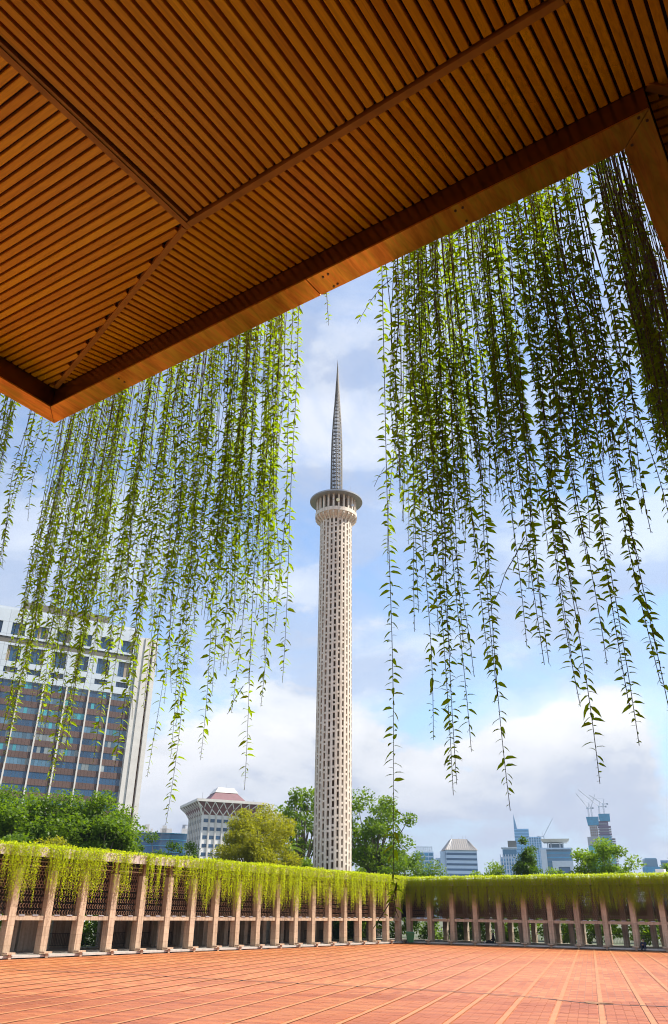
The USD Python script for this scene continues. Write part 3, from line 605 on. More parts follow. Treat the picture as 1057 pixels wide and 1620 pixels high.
def wing_vines(name, label, org, rot, x0, x1, seed, dens, zlow, gaps, tz=0.0):
    rw = np.random.default_rng(seed); n = int((x1 - x0)*dens); B, A, E, Ln = [], [], [], []
    for i in range(n):
        x = rw.uniform(x0, x1)
        dn = meshkit.noise(np.array([[x*1.1, 0.3, 0.2]]), 3)[0]*0.6 + meshkit.noise(np.array([[x*2.9, 1.3, 0.2]]), 5)[0]*0.4
        if gaps and dn < 0.45 and x < gaps and rw.random() < 0.9: continue
        z1 = zlow(rw, x) + (0.55 - dn)*2.2; y = -0.33 - rw.random()**1.2*0.42
        zz = np.arange(6.86 + tz, z1, -0.050) + rw.normal(0, 0.01)
        if len(zz) < 3: zz = np.linspace(6.86 + tz, 6.2 + tz, 6)
        wob = 0.03*np.sin(zz*3 + rw.uniform(0, 6)) + rw.normal(0, .014, len(zz)) + rw.normal(0, .03)*(6.8 - zz)
        B.append(np.stack([x + wob, y + rw.normal(0, .025, len(zz)), zz], 1)); A.append(rw.uniform(0, 2*PI, len(zz))); E.append(rw.normal(-0.5, 0.5, len(zz)))
        Ln.append(np.clip(rw.normal(0.105, 0.025, len(zz)), .05, .17)*np.interp(zz, [z1, z1 + .8], [0.55, 1.0]))
    # the mat on top of the fascia
    nm = int((x1 - x0)*120); xm = rw.uniform(x0, x1, nm); lift = 0.10*meshkit.noise(np.stack([xm*1.7, xm*0, xm*0], 1), 9)
    B.append(np.stack([xm, rw.uniform(-0.55, 0.5, nm), 6.62 + tz + lift + rw.uniform(0, 0.26, nm)], 1)); A.append(rw.uniform(0, 2*PI, nm)); E.append(rw.normal(0.1, 0.6, nm)); Ln.append(rw.uniform(.10, .2, nm))
    nf = int((x1 - x0)*70); xf = rw.uniform(x0, x1, nf); dpt = rw.random(nf)**1.4
    keep = meshkit.noise(np.stack([xf*2.3, xf*0, xf*0], 1), 11) > 0.30 + 0.25*dpt; xf, dpt = xf[keep], dpt[keep]; nf = len(xf)
    B.append(np.stack([xf, -0.36 - rw.random(nf)*0.42*(1 - .5*dpt), 6.80 + tz - dpt*0.85], 1)); A.append(rw.uniform(0, 2*PI, nf)); E.append(rw.normal(-.5, 0.5, nf)); Ln.append(rw.uniform(.10, .19, nf))
    B, A, E, Ln = np.vstack(B), np.concatenate(A), np.concatenate(E), np.concatenate(Ln); k = len(B)
    d = np.stack([np.cos(A)*np.cos(E), np.sin(A)*np.cos(E), np.sin(E)], 1); s = np.stack([-np.sin(A), np.cos(A), np.zeros(k)], 1)
    roll = rw.normal(0, .8, k)[:, None]; s = np.cos(roll)*s + np.sin(roll)*np.cross(d, s); w = (Ln*0.26)[:, None]
    P = np.stack([B, B + d*Ln[:, None]*.5 + s*w, B + d*Ln[:, None], B + d*Ln[:, None]*.5 - s*w], 1).reshape(-1, 3); o = (np.arange(k)*4)[:, None]
    F = np.vstack([o + [0, 1, 2], o + [0, 2, 3]])
    c, s_ = math.cos(rot), math.sin(rot); P = np.stack([c*P[:, 0] - s_*P[:, 1] + org[0], s_*P[:, 0] + c*P[:, 1] + org[1], P[:, 2]], 1)
    obj(name, (P, F), M['wingleaf'], label=label, cat='vines', kind='stuff')
wing_vines('fascia_creeper', 'yellow green creeper trailing over the fascia of the sunlit left wing', (0, V0), 0.0, 25.0, U0 - 0.3, 61, 36, lambda r_, x: r_.choice([r_.uniform(3.2, 4.6), r_.uniform(4.2, 5.6), r_.uniform(5.2, 6.2)], p=[.45, .40, .15]), 52)
wing_vines('fascia_creeper', 'olive green creeper trailing over the fascia of the shaded right wing', (U0, 50.0), -PI/2, 0.4, 42.0, 62, 78, lambda r_, x: r_.choice([r_.uniform(3.3, 4.4), r_.uniform(4.0, 5.2), r_.uniform(5.0, 6.0)], p=[.4, .4, .2]), 0, tz=-0.08)

# ------------------------------------------------------------------ minaret
TD = 116.0; TAZ = math.radians(34.33); TX, TY = TD*math.cos(TAZ), TD*math.sin(TAZ)
ZZ = 0.18
tower = thing('minaret', 'tall cream concrete minaret pierced with slots and topped by a steel spire', 'minaret', (TX, TY, 0), TAZ + PI)
NR, RO, RI = 24, 2.66, 2.30
zt = 60.9
bars = MB(); rr = np.random.default_rng(5)
def sector(mb, r0, r1, a0, a1, z0, z1, n=2):
    an = np.linspace(a0, a1, n + 1); v = []
    for a in an:
        for rad in (r0, r1):
            for z in (z0, z1): v.append((rad*math.cos(a), rad*math.sin(a), z))
    f = []
    for i in range(n):
        a, b = i*4, i*4 + 4
        f += [[a+2, b+2, b+3], [a+2, b+3, a+3], [a, a+1, b+1], [a, b+1, b], [a+1, a+3, b+3], [a+1, b+3, b+1], [a, b, b+2], [a, b+2, a+2]]
    f += [[0, 2, 3], [0, 3, 1]]; e = n*4; f += [[e, e+3, e+2], [e, e+1, e+3]]
    return mb.add(v, f)
rib_half, op_half = 0.072, 2*PI/NR/2 - 0.072
phase = [0, 2.1, 4.3, .9, 3.2, 5.4, 1.5, 3.7, .2, 2.6, 4.9, 1.1, 3.4, 5.7, 1.9, 4.0, .6, 2.9, 5.1, 1.3, 3.6, .4, 2.4, 4.6]
for k in range(NR):
    a = 2*PI*(k + 0.5)/NR
    obj('rib', sector(MB(), RI, RO, a - rib_half, a + rib_half, -0.1, zt), M['tower'], tower)
    ac = 2*PI*k/NR; z = 0.5 - phase[k]; seq = ['T', 'T', 'T', 'S', 'T', 'T', 'S']; i = k*3 % 7
    last = -0.1
    while z < zt:
        hgt = 0.80 if seq[i % 7] == 'T' else 0.30
        if z > 0.1: sector(bars, RI + 0.02, RO - 0.025, ac - op_half, ac + op_half, last, min(z, zt), 1); last = z + hgt
        z += hgt + 0.29; i += 1
obj('cross_bars', bars, M['tower'], tower, kind='stuff')
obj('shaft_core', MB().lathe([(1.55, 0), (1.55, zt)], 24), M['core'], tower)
obj('collar', MB().lathe([(RI, zt), (RO + .02, zt), (RO + .02, zt + .35), (3.42, 61.95), (3.52, 61.95), (3.52, 62.62), (3.2, 62.62), (3.2, 62.5), (0.5, 62.5)], 72), M['tower'], tower, smooth=30)
for k in range(NR):
    a = 2*PI*(k + 0.5)/NR; c, s = math.cos(a), math.sin(a); R3 = np.array([[c, -s, 0], [s, c, 0], [0, 0, 1]])
    w = 0.13
    br = MB().add([[2.62, -w, zt - .1], [3.46, -w, 61.55], [3.46, -w, 61.96], [2.62, -w, 61.9], [2.62, w, zt - .1], [3.46, w, 61.55], [3.46, w, 61.96], [2.62, w, 61.9]],
                  [[0, 1, 2], [0, 2, 3], [4, 6, 5], [4, 7, 6], [0, 5, 1], [0, 4, 5], [1, 5, 6], [1, 6, 2], [2, 6, 7], [2, 7, 3], [3, 7, 4], [3, 4, 0]]).moved(R3)
    obj('bracket', br, M['tower'], tower)
    obj('gallery_column', MB().box((3.12, -0.15, 62.5), (3.42, 0.15, 64.95)).moved(R3), M['tower'], tower)
obj('gallery_core', MB().lathe([(2.3, 62.5), (2.3, 64.95)], 32), M['core'], tower)
obj('roof_disc', MB().lathe([(0.3, 64.93), (3.4, 64.93), (4.46, 65.0), (4.48, 65.24), (4.35, 65.30), (1.0, 65.62), (0.2, 65.62)], 72), M['grey'], tower, smooth=30)
def disc(name, y, z, rad, mt, x=3.5):
    d = trimesh.creation.cylinder(radius=rad, height=0.12, sections=20); d.apply_transform(trimesh.transformations.rotation_matrix(PI/2, [0, 1, 0])); d.apply_translation((x, y, z)); obj(name, (d.vertices, d.faces), mt, tower)
disc('loudspeaker', 0.30, 63.75, 0.30, simple('pale_yellow', (0.72, 0.66, 0.40), 0.5)); disc('loudspeaker', 2.75, 63.4, 0.22, M['white'], 2.2); disc('loudspeaker', -0.5, 63.9, 0.10, M['white'], 3.45)
obj('antenna_rod', MB().tube([(0.3, 2.35, 65.3), (0.3, 2.35, 68.2)], 0.02, 5), M['grey'], tower); obj('antenna_rod', MB().tube([(0.3, -3.9, 65.2), (0.3, -3.9, 66.2)], 0.02, 5), M['grey'], tower)
prof = [(65.6, .98), (70, .97), (77, .93), (80, .80), (82.6, .68), (85.5, .50), (88.3, .35), (91.5, .19), (95.75, .02)]
pz = np.array([p[0] for p in prof]); pr_ = np.array([p[1] for p in prof])
NV = 20
for k in range(NV):
    a = 2*PI*k/NV; zs = np.linspace(65.6, 92.5, 30); rs = np.interp(zs, pz, pr_)
    obj('spire_stave', MB().tube(np.stack([rs*math.cos(a), rs*math.sin(a), zs], 1), np.interp(zs, [65, 93], [.085, .035]), 4), M['steel'], tower)
z = 65.7
while z < 92:
    rad = np.interp(z, pz, pr_)
    obj('spire_ring', MB().lathe([(rad + .03, z), (rad + .03, z + .17), (rad - .05, z + .17), (rad - .05, z), (rad + .03, z)], 20), M['steel'], tower); z += 0.78
obj('spire_tip', MB().lathe([(np.interp(91, pz, pr_) + .01, 91.0), (.15, 93.2), (.09, 94.5), (0.0, 95.85)], 10), M['steel'], tower)
obj('spire_mast', MB().lathe([(.16, 65.6), (.12, 80), (.05, 92)], 10), simple('spire_mast_paint', (0.5, 0.5, 0.52), 0.4), tower)

# ------------------------------------------------------------------ trees
M['bark'] = simple('grey_bark', (0.13, 0.10, 0.075), 0.9, var=0.3, scale=4)
TREEMAT = {'mid': leafy('leaf_mid_green', [(0, (0.083, 0.138, 0.010)), (.4, (0.189, 0.268, 0.017)), (.8, (0.319, 0.397, 0.025)), (1, (0.425, 0.470, 0.029))], .42),
           'dark': leafy('leaf_dark_green', [(0, (0.053, 0.101, 0.010)), (.5, (0.119, 0.194, 0.015)), (.9, (0.224, 0.308, 0.024)), (1, (0.307, 0.373, 0.029))], .36),
           'yellow': leafy('leaf_yellow_green', [(0, (0.187, 0.190, 0.011)), (.4, (0.363, 0.322, 0.018)), (.75, (0.593, 0.429, 0.022)), (1, (0.833, 0.414, 0.026))], .42),
           'fresh': leafy('leaf_fresh_green', [(0, (0.106, 0.170, 0.010)), (.5, (0.261, 0.332, 0.017)), (1, (0.498, 0.503, 0.025))], .42)}
def crown_mesh(clumps, nleaf, size, rt):
    """Leaf-sized faces through the volume of each clump, denser towards its outside."""
    C = []
    for (c, rad, n) in clumps:
        d = rt.normal(size=(n, 3)); d /= np.linalg.norm(d, axis=1)[:, None]; q = rad*np.array([1, 1, .72])*(rt.random(n)[:, None]**0.45)
        C.append(np.asarray(c) + d*q)
    B = np.vstack(C); k = len(B); A = rt.uniform(0, 2*PI, k); E = rt.normal(-.15, .55, k); Ln = size*rt.uniform(.65, 1.35, k)
    d = np.stack([np.cos(A)*np.cos(E), np.sin(A)*np.cos(E), np.sin(E)], 1); s = np.stack([-np.sin(A), np.cos(A), np.zeros(k)], 1); roll = rt.normal(0, .7, k)[:, None]; s = np.cos(roll)*s + np.sin(roll)*np.cross(d, s); w = (Ln*.34)[:, None]
    P = np.stack([B, B + d*Ln[:, None]*.5 + s*w, B + d*Ln[:, None], B + d*Ln[:, None]*.5 - s*w], 1).reshape(-1, 3); o = (np.arange(k)*4)[:, None]
    return P, np.vstack([o + [0, 1, 2], o + [0, 2, 3]])
def tree(name, label, pos, h, rad, seed, leaf='mid', trunk_h=None, nclump=26, per=260, lsize=.34, crad=None, shape='round', group=None, tilt=0, open_=0.0):
    rt = np.random.default_rng(seed); t = thing(name, label, 'tree', pos, rt.uniform(0, 6.28), group); trunk_h = trunk_h or h*.38
    crad = crad or rad*.38; cz = (trunk_h*.7 + h)/2; hz = (h - trunk_h*.7)/2 - crad*.5
    clumps, tips = [], []
    for i in range(nclump):
        for _ in range(30):
            d = rt.normal(size=3); d /= np.linalg.norm(d); q = rt.random()**.38
            p = np.array([d[0]*q*(rad - crad*.6), d[1]*q*(rad - crad*.6), cz + d[2]*q*hz])
            if shape == 'cone': p[:2] *= np.interp(p[2], [cz - hz, cz + hz], [1.0, .35])
            if shape == 'flat': p[2] = max(p[2], cz - hz*.3)
            if all(np.linalg.norm((p - c)/[1, 1, .8]) > crad*(.65 + open_) for c, *_ in clumps): break
        cr = crad*rt.uniform(.7, 1.2); clumps.append((p, cr, int(per*rt.uniform(.7, 1.3)))); tips.append(p)
    r0 = h*.021 + .06
    tr = MB(); top = np.array([rt.normal(0, .25), rt.normal(0, .25), trunk_h]); tr.tube([(0, 0, -.1), (0.02, 0, .3), top*.55 + [rt.normal(0, .1), 0, 0], top, top + [0, 0, h*.25]], [r0*1.35, r0*1.05, r0*.85, r0*.7, r0*.3], 8)
    obj('trunk', tr, M['bark'], t, smooth=True)
    for p in tips[:int(nclump*.7)]:
        a = top*rt.uniform(.75, 1.05); mdl = a*.45 + p*.55 + [0, 0, -.06*np.linalg.norm(p - a)] + rt.normal(0, .18, 3)
        obj('limb', MB().tube([a, mdl, p], [r0*.42, r0*.26, r0*.06], 5), M['bark'], t, smooth=True)
    obj('crown', crown_mesh(clumps, per, lsize, rt), TREEMAT[leaf], t, kind='stuff')
    return t
def tp(px, py, D): return tuple(at(px, py, D))
tree('broad_tree', 'round mid green tree at the left edge in front of the brown office', tp(18, 1330, 97), 15.4, 6.2, 101, 'mid', nclump=60, per=360, crad=1.8)
tree('broad_tree', 'large dense dome shaped tree in front of the brown office tower', tp(124, 1330, 95), 15.2, 6.7, 102, 'mid', nclump=80, per=380, crad=1.8)
tree('broad_tree', 'smaller tree at the right flank of the dome shaped tree by the tower edge', tp(176, 1330, 90), 12.3, 3.4, 103, 'mid', nclump=30, per=320, crad=1.3)
tree('bushy_tree', 'low yellow leafed bushy tree peeping over the left wing', tp(78, 1335, 80), 9.3, 2.7, 104, 'yellow', nclump=16, per=200, crad=.95, lsize=.26)
tree('bushy_tree', 'low olive bushy tree at the far left over the left wing', tp(12, 1335, 82), 9.6, 3.6, 114, 'mid', nclump=16, per=220, crad=1.1, lsize=.28)
tree('round_tree', 'small round topped tree left of the white office with purple roof', tp(286, 1345, 115), 13.0, 2.9, 105, 'dark', nclump=18, per=220, crad=1.0, lsize=.26)
tree('round_tree', 'low spreading tree in front of the blue curved glass building', tp(246, 1345, 112), 12.2, 3.9, 106, 'dark', nclump=18, per=220, crad=1.0, lsize=.26)
tree('willowy_tree', 'yellow green tree with orange tinged crown beside the minaret', tp(404, 1335, 106), 15.9, 6.3, 107, 'yellow', nclump=70, per=520, crad=1.5, lsize=.24)
tree('sparse_tree', 'tall open crowned tree with bare limbs left of the minaret', tp(476, 1330, 138), 22.9, 6.8, 108, 'mid', nclump=36, per=190, crad=1.7, lsize=.46, open_=.3, trunk_h=9)
tree('sparse_tree', 'tall open crowned tree with dark limbs right of the minaret', tp(594, 1335, 134), 21.9, 7.3, 109, 'mid', nclump=46, per=240, crad=2.0, lsize=.46, open_=.25, trunk_h=9)
tree('round_tree', 'broad low tree at the corner of the two wings', tp(645, 1370, 128), 11.8, 6.2, 110, 'mid', nclump=50, per=240, crad=1.5, lsize=.30)
tree('round_tree', 'low bright green tree in front of the hip roofed tower', tp(780, 1375, 128), 10.6, 4.4, 111, 'fresh', nclump=34, per=240, crad=1.2, lsize=.28)
tree('conical_tree', 'dark green conical tree over the right wing', tp(836, 1375, 127), 14.0, 3.4, 112, 'dark', nclump=34, per=280, crad=1.0, lsize=.28, shape='cone')
tree('broad_tree', 'wide sprawling tree in front of the construction tower', tp(949, 1378, 122), 13.0, 5.6, 113, 'fresh', nclump=44, per=280, crad=1.35, lsize=.32)
tree('bushy_tree', 'small pale bushy tree between the conical and the sprawling tree', tp(882, 1378, 118), 9.6, 2.2, 115, 'fresh', nclump=12, per=180, crad=.8, lsize=.24)
tree('bushy_tree', 'dark low tree below the hip roofed tower', tp(722, 1382, 135), 9.6, 3.0, 116, 'dark', nclump=14, per=200, crad=1.0, lsize=.28)
tree('round_tree', 'tree cut by the right edge of the view', tp(1068, 1365, 122), 11.4, 2.5, 117, 'mid', nclump=18, per=200, crad=1.0, lsize=.28)
tree('bushy_tree', 'leafy shrub tree at the foot of the minaret, left side', tp(470, 1350, 112), 10.8, 3.3, 118, 'mid', nclump=18, per=220, crad=1.1, lsize=.30)
tree('bushy_tree', 'leafy shrub tree low behind the minaret, right side', tp(560, 1365, 126), 10.4, 2.6, 119, 'mid', nclump=14, per=220, crad=1.1, lsize=.30)
def palm(label, pos, h, seed, n=16, L=2.4):
    rt = np.random.default_rng(seed); t = thing('palm_tree', label, 'palm', pos)
    obj('trunk', MB().tube([(0, 0, -.1), (.1, 0, h*.5), (.15, .1, h)], [.2, .15, .12], 8), M['bark'], t, smooth=True)
    for k in range(n):
        a = 2*PI*k/n + rt.normal(0, .15); e = rt.uniform(-.1, .9); mb = MB(); u_ = np.linspace(0, 1, 9)
        x = L*u_*math.cos(e); z = h + L*(u_*math.sin(e) - .55*u_**2)
        mb.tube(np.stack([x*math.cos(a), x*math.sin(a), z], 1) + [.15, .1, 0], np.linspace(.03, .008, 9), 4)
        for i in range(1, 34):
            q = i/34; px_, pz_ = np.interp(q, u_, x), np.interp(q, u_, z); b = np.array([px_*math.cos(a) + .15, px_*math.sin(a) + .1, pz_])
            for sd in (-1, 1):
                dd = np.array([math.cos(a + sd*1.0), math.sin(a + sd*1.0), -.35])*.5*(1 - .5*q); w = np.array([math.cos(a), math.sin(a), 0])*.03
                mb.add([b - w, b + w, b + dd], [[0, 1, 2]])
        obj('frond', mb, TREEMAT['fresh'], t)
palm('slender palm beside the foot of the brown office tower', tp(196, 1330, 92), 9.6, 201, L=2.2); palm('feathery palm left of the minaret foot', tp(452, 1352, 108), 10.2, 202, L=2.9)
# hedge masses seen through the colonnades
def hedge(name, label, x0, x1, y0, y1, h, n, seed, leaf, rot=None):
    rt = np.random.default_rng(seed); cl = []
    for i in range(n): cl.append(((rt.uniform(x0, x1), rt.uniform(y0, y1), rt.uniform(.3, h)), rt.uniform(.6, 1.2), 90))
    obj(name, crown_mesh(cl, 90, .34, rt), TREEMAT[leaf], label=label, cat='shrubs', kind='stuff')
hedge('shrubbery', 'mass of green shrubs behind the right colonnade', U0 + 11, U0 + 15, 4, 50, 4.2, 330, 301, 'fresh')
hedge('shrubbery', 'mass of shrubs behind the right wing near the corner', U0 + 10.5, U0 + 14, 46, 60, 5.5, 120, 304, 'mid')
hedge('shrubbery', 'mass of shrubs behind the corner where the two wings meet', U0 + 1, U0 + 13, V0 + 10, V0 + 14, 5.5, 160, 303, 'mid')
hedge('shrubbery', 'mass of dark shrubs behind the left colonnade', 26, 96, V0 + 11, V0 + 14, 3.6, 330, 302, 'mid')

# ------------------------------------------------------------------ city buildings
def pane_mat(name, col, rough=0.12, var=.35, spec=0.8):
    c = np.array(col)
    return mat(name, {'oi': ('object_info', {}), 'r': ('rgb_ramp', {'ramp': [(0, tuple(c*(1 - var))), (.6, tuple(c)), (1, tuple(c*(1 + var)))]}), 'p': ('principled_bsdf', {'roughness': rough, 'specular_ior_level': spec})}, [('oi.random', 'r.fac'), ('r.color', 'p.base_color')])
M['pane_dark'] = pane_mat('dark_blue_pane', (.020, .058, .115)); M['pane_teal'] = pane_mat('teal_pane', (.05, .26, .30), .2); M['pane_pale'] = pane_mat('pale_blind_pane', (.22, .25, .25), .3)
M['pane_blue'] = pane_mat('blue_pane', (.03, .085, .16)); M['pane_mid'] = pane_mat('grey_blue_pane', (.07, .14, .20)); M['pane_sky'] = pane_mat('pale_blue_pane', (.10, .26, .42))
M['spandrel'] = simple('brown_spandrel', (.105, .058, .045), .55, var=.12, scale=.6, obvar=.12)
M['darkband'] = simple('grey_louvre_band', (.115, .105, .085), .7, var=.1)
M['whitebld'] = simple('white_render', (.68, .66, .64), .7, var=.06, scale=.3); M['paleblue'] = simple('pale_blue_cladding', (.40, .50, .62), .45, var=.05, scale=.3)
M['purple'] = simple('maroon_roof', (.16, .070, .075), .6, var=.1, scale=.4); M['tan'] = simple('sun_bleached_roof', (.27, .24, .215), .7, var=.12, scale=.5)
M['net'] = simple('blue_green_net', (.025, .20, .33), .6, var=.2, scale=.2); M['slabgrey'] = simple('raw_concrete', (.30, .28, .28), .9, var=.15, scale=.2); M['purpleform'] = simple('purple_formwork', (.17, .10, .16), .8, var=.15)
M['netgreen'] = simple('green_net', (.04, .27, .26), .6, var=.2, scale=.2); M['tealglass'] = pane_mat('teal_curtain_wall', (.035, .17, .28)); M['gold'] = simple('amber_pane', (.30, .24, .17), .4)
LX = lambda rot: np.array([math.cos(rot), math.sin(rot)])

# brown and blue office slab with the white crown storeys
off_dir = math.radians(-26.5)
ofc = thing('office_tower', 'brown banded glass office tower with white upper storeys', 'office building', (154.09, 177.43, 0), off_dir)
W_, B_ = 82.0, 6.27
obj('core_wall', MB().box((-W_, 0.35, 0), (0, 19, 59.4)).box((-W_, .9, 59.4), (0, 19, 79.0)), M['whitebld'], ofc)
ro = np.random.default_rng(77); npane = 0; rest = MB()
for fl in range(18):
    zt_ = 59.25 - fl*3.35; zb = zt_ - 1.72
    if zb < 8: break
    for b in range(7):
        xb = -(b + 1)*B_
        tone = ro.random(); kind = 'pane_dark' if tone < .55 else 'pane_mid' if tone < .9 else 'pane_pale'
        for p in range(6):
            x0_ = xb + .22 + p*(B_ - .44)/6; q = ro.random()
            mt = M['pane_teal'] if (q < .16 and fl < 4) or q < .045 else M['pane_pale'] if q < (.40 if kind == 'pane_pale' else .16) else M[kind]
            if fl < 14: npane += 1
            if npane <= 290 and fl < 14 and b < 6: obj('pane', MB().box((x0_ + .04, .22, zb), (x0_ + (B_ - .44)/6 - .04, .35, zt_)), mt, ofc)
            else: rest.box((x0_ + .04, .22, zb), (x0_ + (B_ - .44)/6 - .04, .35, zt_))
        sp = MB(); 
        for p in range(6): x0_ = xb + .22 + p*(B_ - .44)/6; sp.box((x0_ + .02, .12, zb - 1.63), (x0_ + (B_ - .44)/6 - .02, .35, zb))
        obj('spandrel', sp, M['spandrel'], ofc)
obj('panes', rest, M['pane_dark'], ofc, kind='stuff')
for b in range(14): obj('mullion', MB().box((-(b)*B_ - .20, -.25, 0), (-(b)*B_ + .20, .35, 59.4)), M['cream'], ofc) if b else None
# white crown: panels with windows between
for b in range(13):
    xa = -(b + 1)*B_ ; wl, wr_ = xa + 1.05, xa + 4.75
    for z0, z1, nm in ((59.4, 61.35, 0), (62.85, 64.45, 0), (68.95, 69.6, 0), (71.3, 72.0, 0), (75.5, 79.3, 0)):
        for h in range(2): obj('white_panel', MB().box((xa + h*B_/2 + .02, -.1, z0 + .02), (xa + (h + 1)*B_/2 - .02, .9, z1 - .02)), M['white'], ofc)
    for z0, z1 in ((61.35, 62.85), (64.45, 68.95), (72.0, 75.5)):
        obj('white_panel', MB().box((xa + .02, -.1, z0 + .02), (wl, .9, z1 - .02)), M['white'], ofc); obj('white_panel', MB().box((wr_, -.1, z0 + .02), (xa + B_ - .02, .9, z1 - .02)), M['white'], ofc)
        n = 4
        for p in range(n): obj('crown_pane', MB().box((wl + p*(wr_ - wl)/n + .04, .45, z0 + .05), (wl + (p + 1)*(wr_ - wl)/n - .04, .6, z1 - .05)), M['pane_dark'] if ro.random() < .8 else M['gold'], ofc)
obj('louvre_band', MB().box((-W_, .1, 69.6), (-.1, .9, 71.3)), M['darkband'], ofc)
obj('parapet', MB().box((-W_, .2, 79.3), (-.1, .8, 80.0)), M['white'], ofc); obj('penthouse', MB().box((-34, 4, 79), (-9, 14, 83.5)), M['darkband'], ofc)
for x0_, x1_, y0_, nm in ((.02, 1.75, -.6, 'cream_fin'), (1.78, 3.75, -.9, 'cream_fin'), (4.45, 5.7, -.9, 'cream_fin')): obj(nm, MB().box((x0_, y0_, 0), (x1_, 19, 77.2)), M['cream'], ofc)
obj('dark_slit', MB().box((3.76, .6, 0), (4.44, 18.6, 77.0)), M['lattice'], ofc)

def facing(px, py, D, extra=0.0):
    a = az_of(px, py); return a - PI/2 + extra
def front_grid(t, w, z0, z1, nx, nz, fx, fz, mt, y=-.02, x0=None, depth=.14, name='window'):
    """Windows one by one, set slightly into the wall plane y."""
    x0 = -w/2 if x0 is None else x0; dx, dz = w/nx, (z1 - z0)/nz
    for i in range(nx):
        for j in range(nz):
            xa, za = x0 + (i + .5)*dx, z0 + (j + .5)*dz
            obj(name, MB().box((xa - dx*fx/2, y, za - dz*fz/2), (xa + dx*fx/2, y + depth, za + dz*fz/2)), mt, t)
def bands(t, w, z0, z1, n, frac, mt, y, x0=None, depth=.2, name='window_band'):
    x0 = -w/2 if x0 is None else x0; dz = (z1 - z0)/n
    for j in range(n): obj(name, MB().box((x0, y, z0 + j*dz + dz*(1 - frac)/2), (x0 + w, y + depth, z0 + j*dz + dz*(1 + frac)/2)), mt, t)

# narrow pale glass block between office tower and blue building
b = thing('glass_block', 'narrow pale glazed block with open roof frame behind the office tower', 'building', at(213, 1345, 420), facing(213, 1345, 420, .35))
obj('wall', MB().box((-3.2, 0, 0), (3.2, 10, 37)), M['paleblue'], b); front_grid(b, 6.0, 6, 36.6, 3, 9, .82, .62, M['pane_sky'], y=-.12)
fr = MB()
for x in (-3.1, 0, 3.1):
    for y in (0.1, 9.8): fr.box((x - .1, y - .1, 37), (x + .1, y + .1, 40.2))
for z in (38.6, 40.1): fr.box((-3.2, 0, z), (3.2, .2, z + .2)).box((-3.2, 9.7, z), (3.2, 9.9, z + .2))
obj('roof_frame', fr, M['grey'], b)
# blue curved glass building
b = thing('glass_building', 'low curved building of deep blue glass with tanks on its roof', 'building', at(256, 1345, 380), facing(256, 1345, 380))
Rc = 26.0
a0, a1 = -PI/2 - .62, -PI/2 + .62
for j in range(12):
    z0 = 3 + j*2.6
    obj('glass_band', MB().lathe([(Rc, z0), (Rc, z0 + 2.28), (Rc - .5, z0 + 2.28)], 18, a0, a1).moved(t=(0, Rc*.9, 0)), M['pane_blue'], b, smooth=20)
    obj('floor_edge', MB().lathe([(Rc - .5, z0 + 2.29), (Rc + .12, z0 + 2.29), (Rc + .12, z0 + 2.59), (Rc - .5, z0 + 2.59)], 18, a0, a1).moved(t=(0, Rc*.9, 0)), M['tealglass'], b, smooth=20)
obj('roof', MB().lathe([(Rc + .1, 34.2), (0.1, 34.3)], 24).moved(t=(0, Rc*.9, 0)), M['grey'], b)
for x, w, h in ((-7.5, 2.0, 4.0), (-5.4, 1.0, 2.2), (1.0, 5.4, 2.4), (.2, 2, 3.6), (9.3, 2.6, 2.6)): obj('roof_tank', MB().box((x - w/2, 6, 34.3), (x + w/2, 9, 34.3 + h)), M['cream'], b)
obj('cooling_tower', MB().lathe([(1.3, 36.9), (1.1, 38.2), (1.25, 38.6), (.2, 38.6)], 12).moved(t=(9.3, 7.5, 0)), M['grey'], b)

# white office with flared crown and maroon roof
th = .25
cpt = at(316.5, 1345, 330); frot = facing(316.5, 1345, 330, th)
b = thing('white_office', 'white gridded office building with flared lattice crown and maroon roof', 'office building', cpt, frot)
S = 21.6; HB = 37.3
obj('wall', MB().box((0, 0, 0), (S, S, HB)), M['whitebld'], b)
nb = 8
for side in range(2):
    for i in range(nb + 1):
        x = i*S/nb
        q = MB().box((x - .28, -.42, 0), (x + .28, 0, HB)) if side == 0 else MB().box((-.42, x - .28, 0), (0, x + .28, HB))
        obj('pier', q, M['cream'] if i not in (0, nb) else M['whitebld'], b)
    for j in range(12):
        for i in range(nb):
            z = HB - 2.75 - j*3.05
            if z < 12: continue
            x = (i + .5)*S/nb
            obj('window', MB().box((x - .88, -.10, z), (x + .88, .1, z + 1.25)) if side == 0 else MB().box((-.10, x - .88, z), (.1, x + .88, z + 1.25)), M['pane_dark'], b)
ov, CT = 3.7, 41.8
obj('crown_soffit', MB().hexa([(0, 0, HB + .01), (S, 0, HB + .01), (S, S, HB + .01), (0, S, HB + .01)], [(-ov + .7, -ov + .7, CT), (S + ov - .7, -ov + .7, CT), (S + ov - .7, S + ov - .7, CT), (-ov + .7, S + ov - .7, CT)]), M['purple'], b)
obj('crown_slab', MB().box((-ov, -ov, CT + .01), (S + ov, S + ov, CT + 1.0)), M['cream'], b)
for side in range(2):
    for i in range(nb + 1):
        for sg in (-1, 1):
            x0_ = i*S/nb; x1_ = (x0_ + sg*S/nb)*(S + 2*ov - .4)/S - ov + .2
            if not (-ov - .5 < x1_ < S + ov + .5): x1_ = np.clip(x1_, -ov + .2, S + ov - .2)
            p0, p1 = np.array([x0_, -.3, HB]), np.array([x1_, -ov + .2, CT])
            if side: p0, p1 = p0[[1, 0, 2]], p1[[1, 0, 2]]
            mdl = (p0 + p1)/2 + np.array([0, .55, .1] if not side else [.55, 0, .1])
            obj('crown_strut', MB().tube([p0, mdl, p1], .21, 4), M['whitebld'], b)
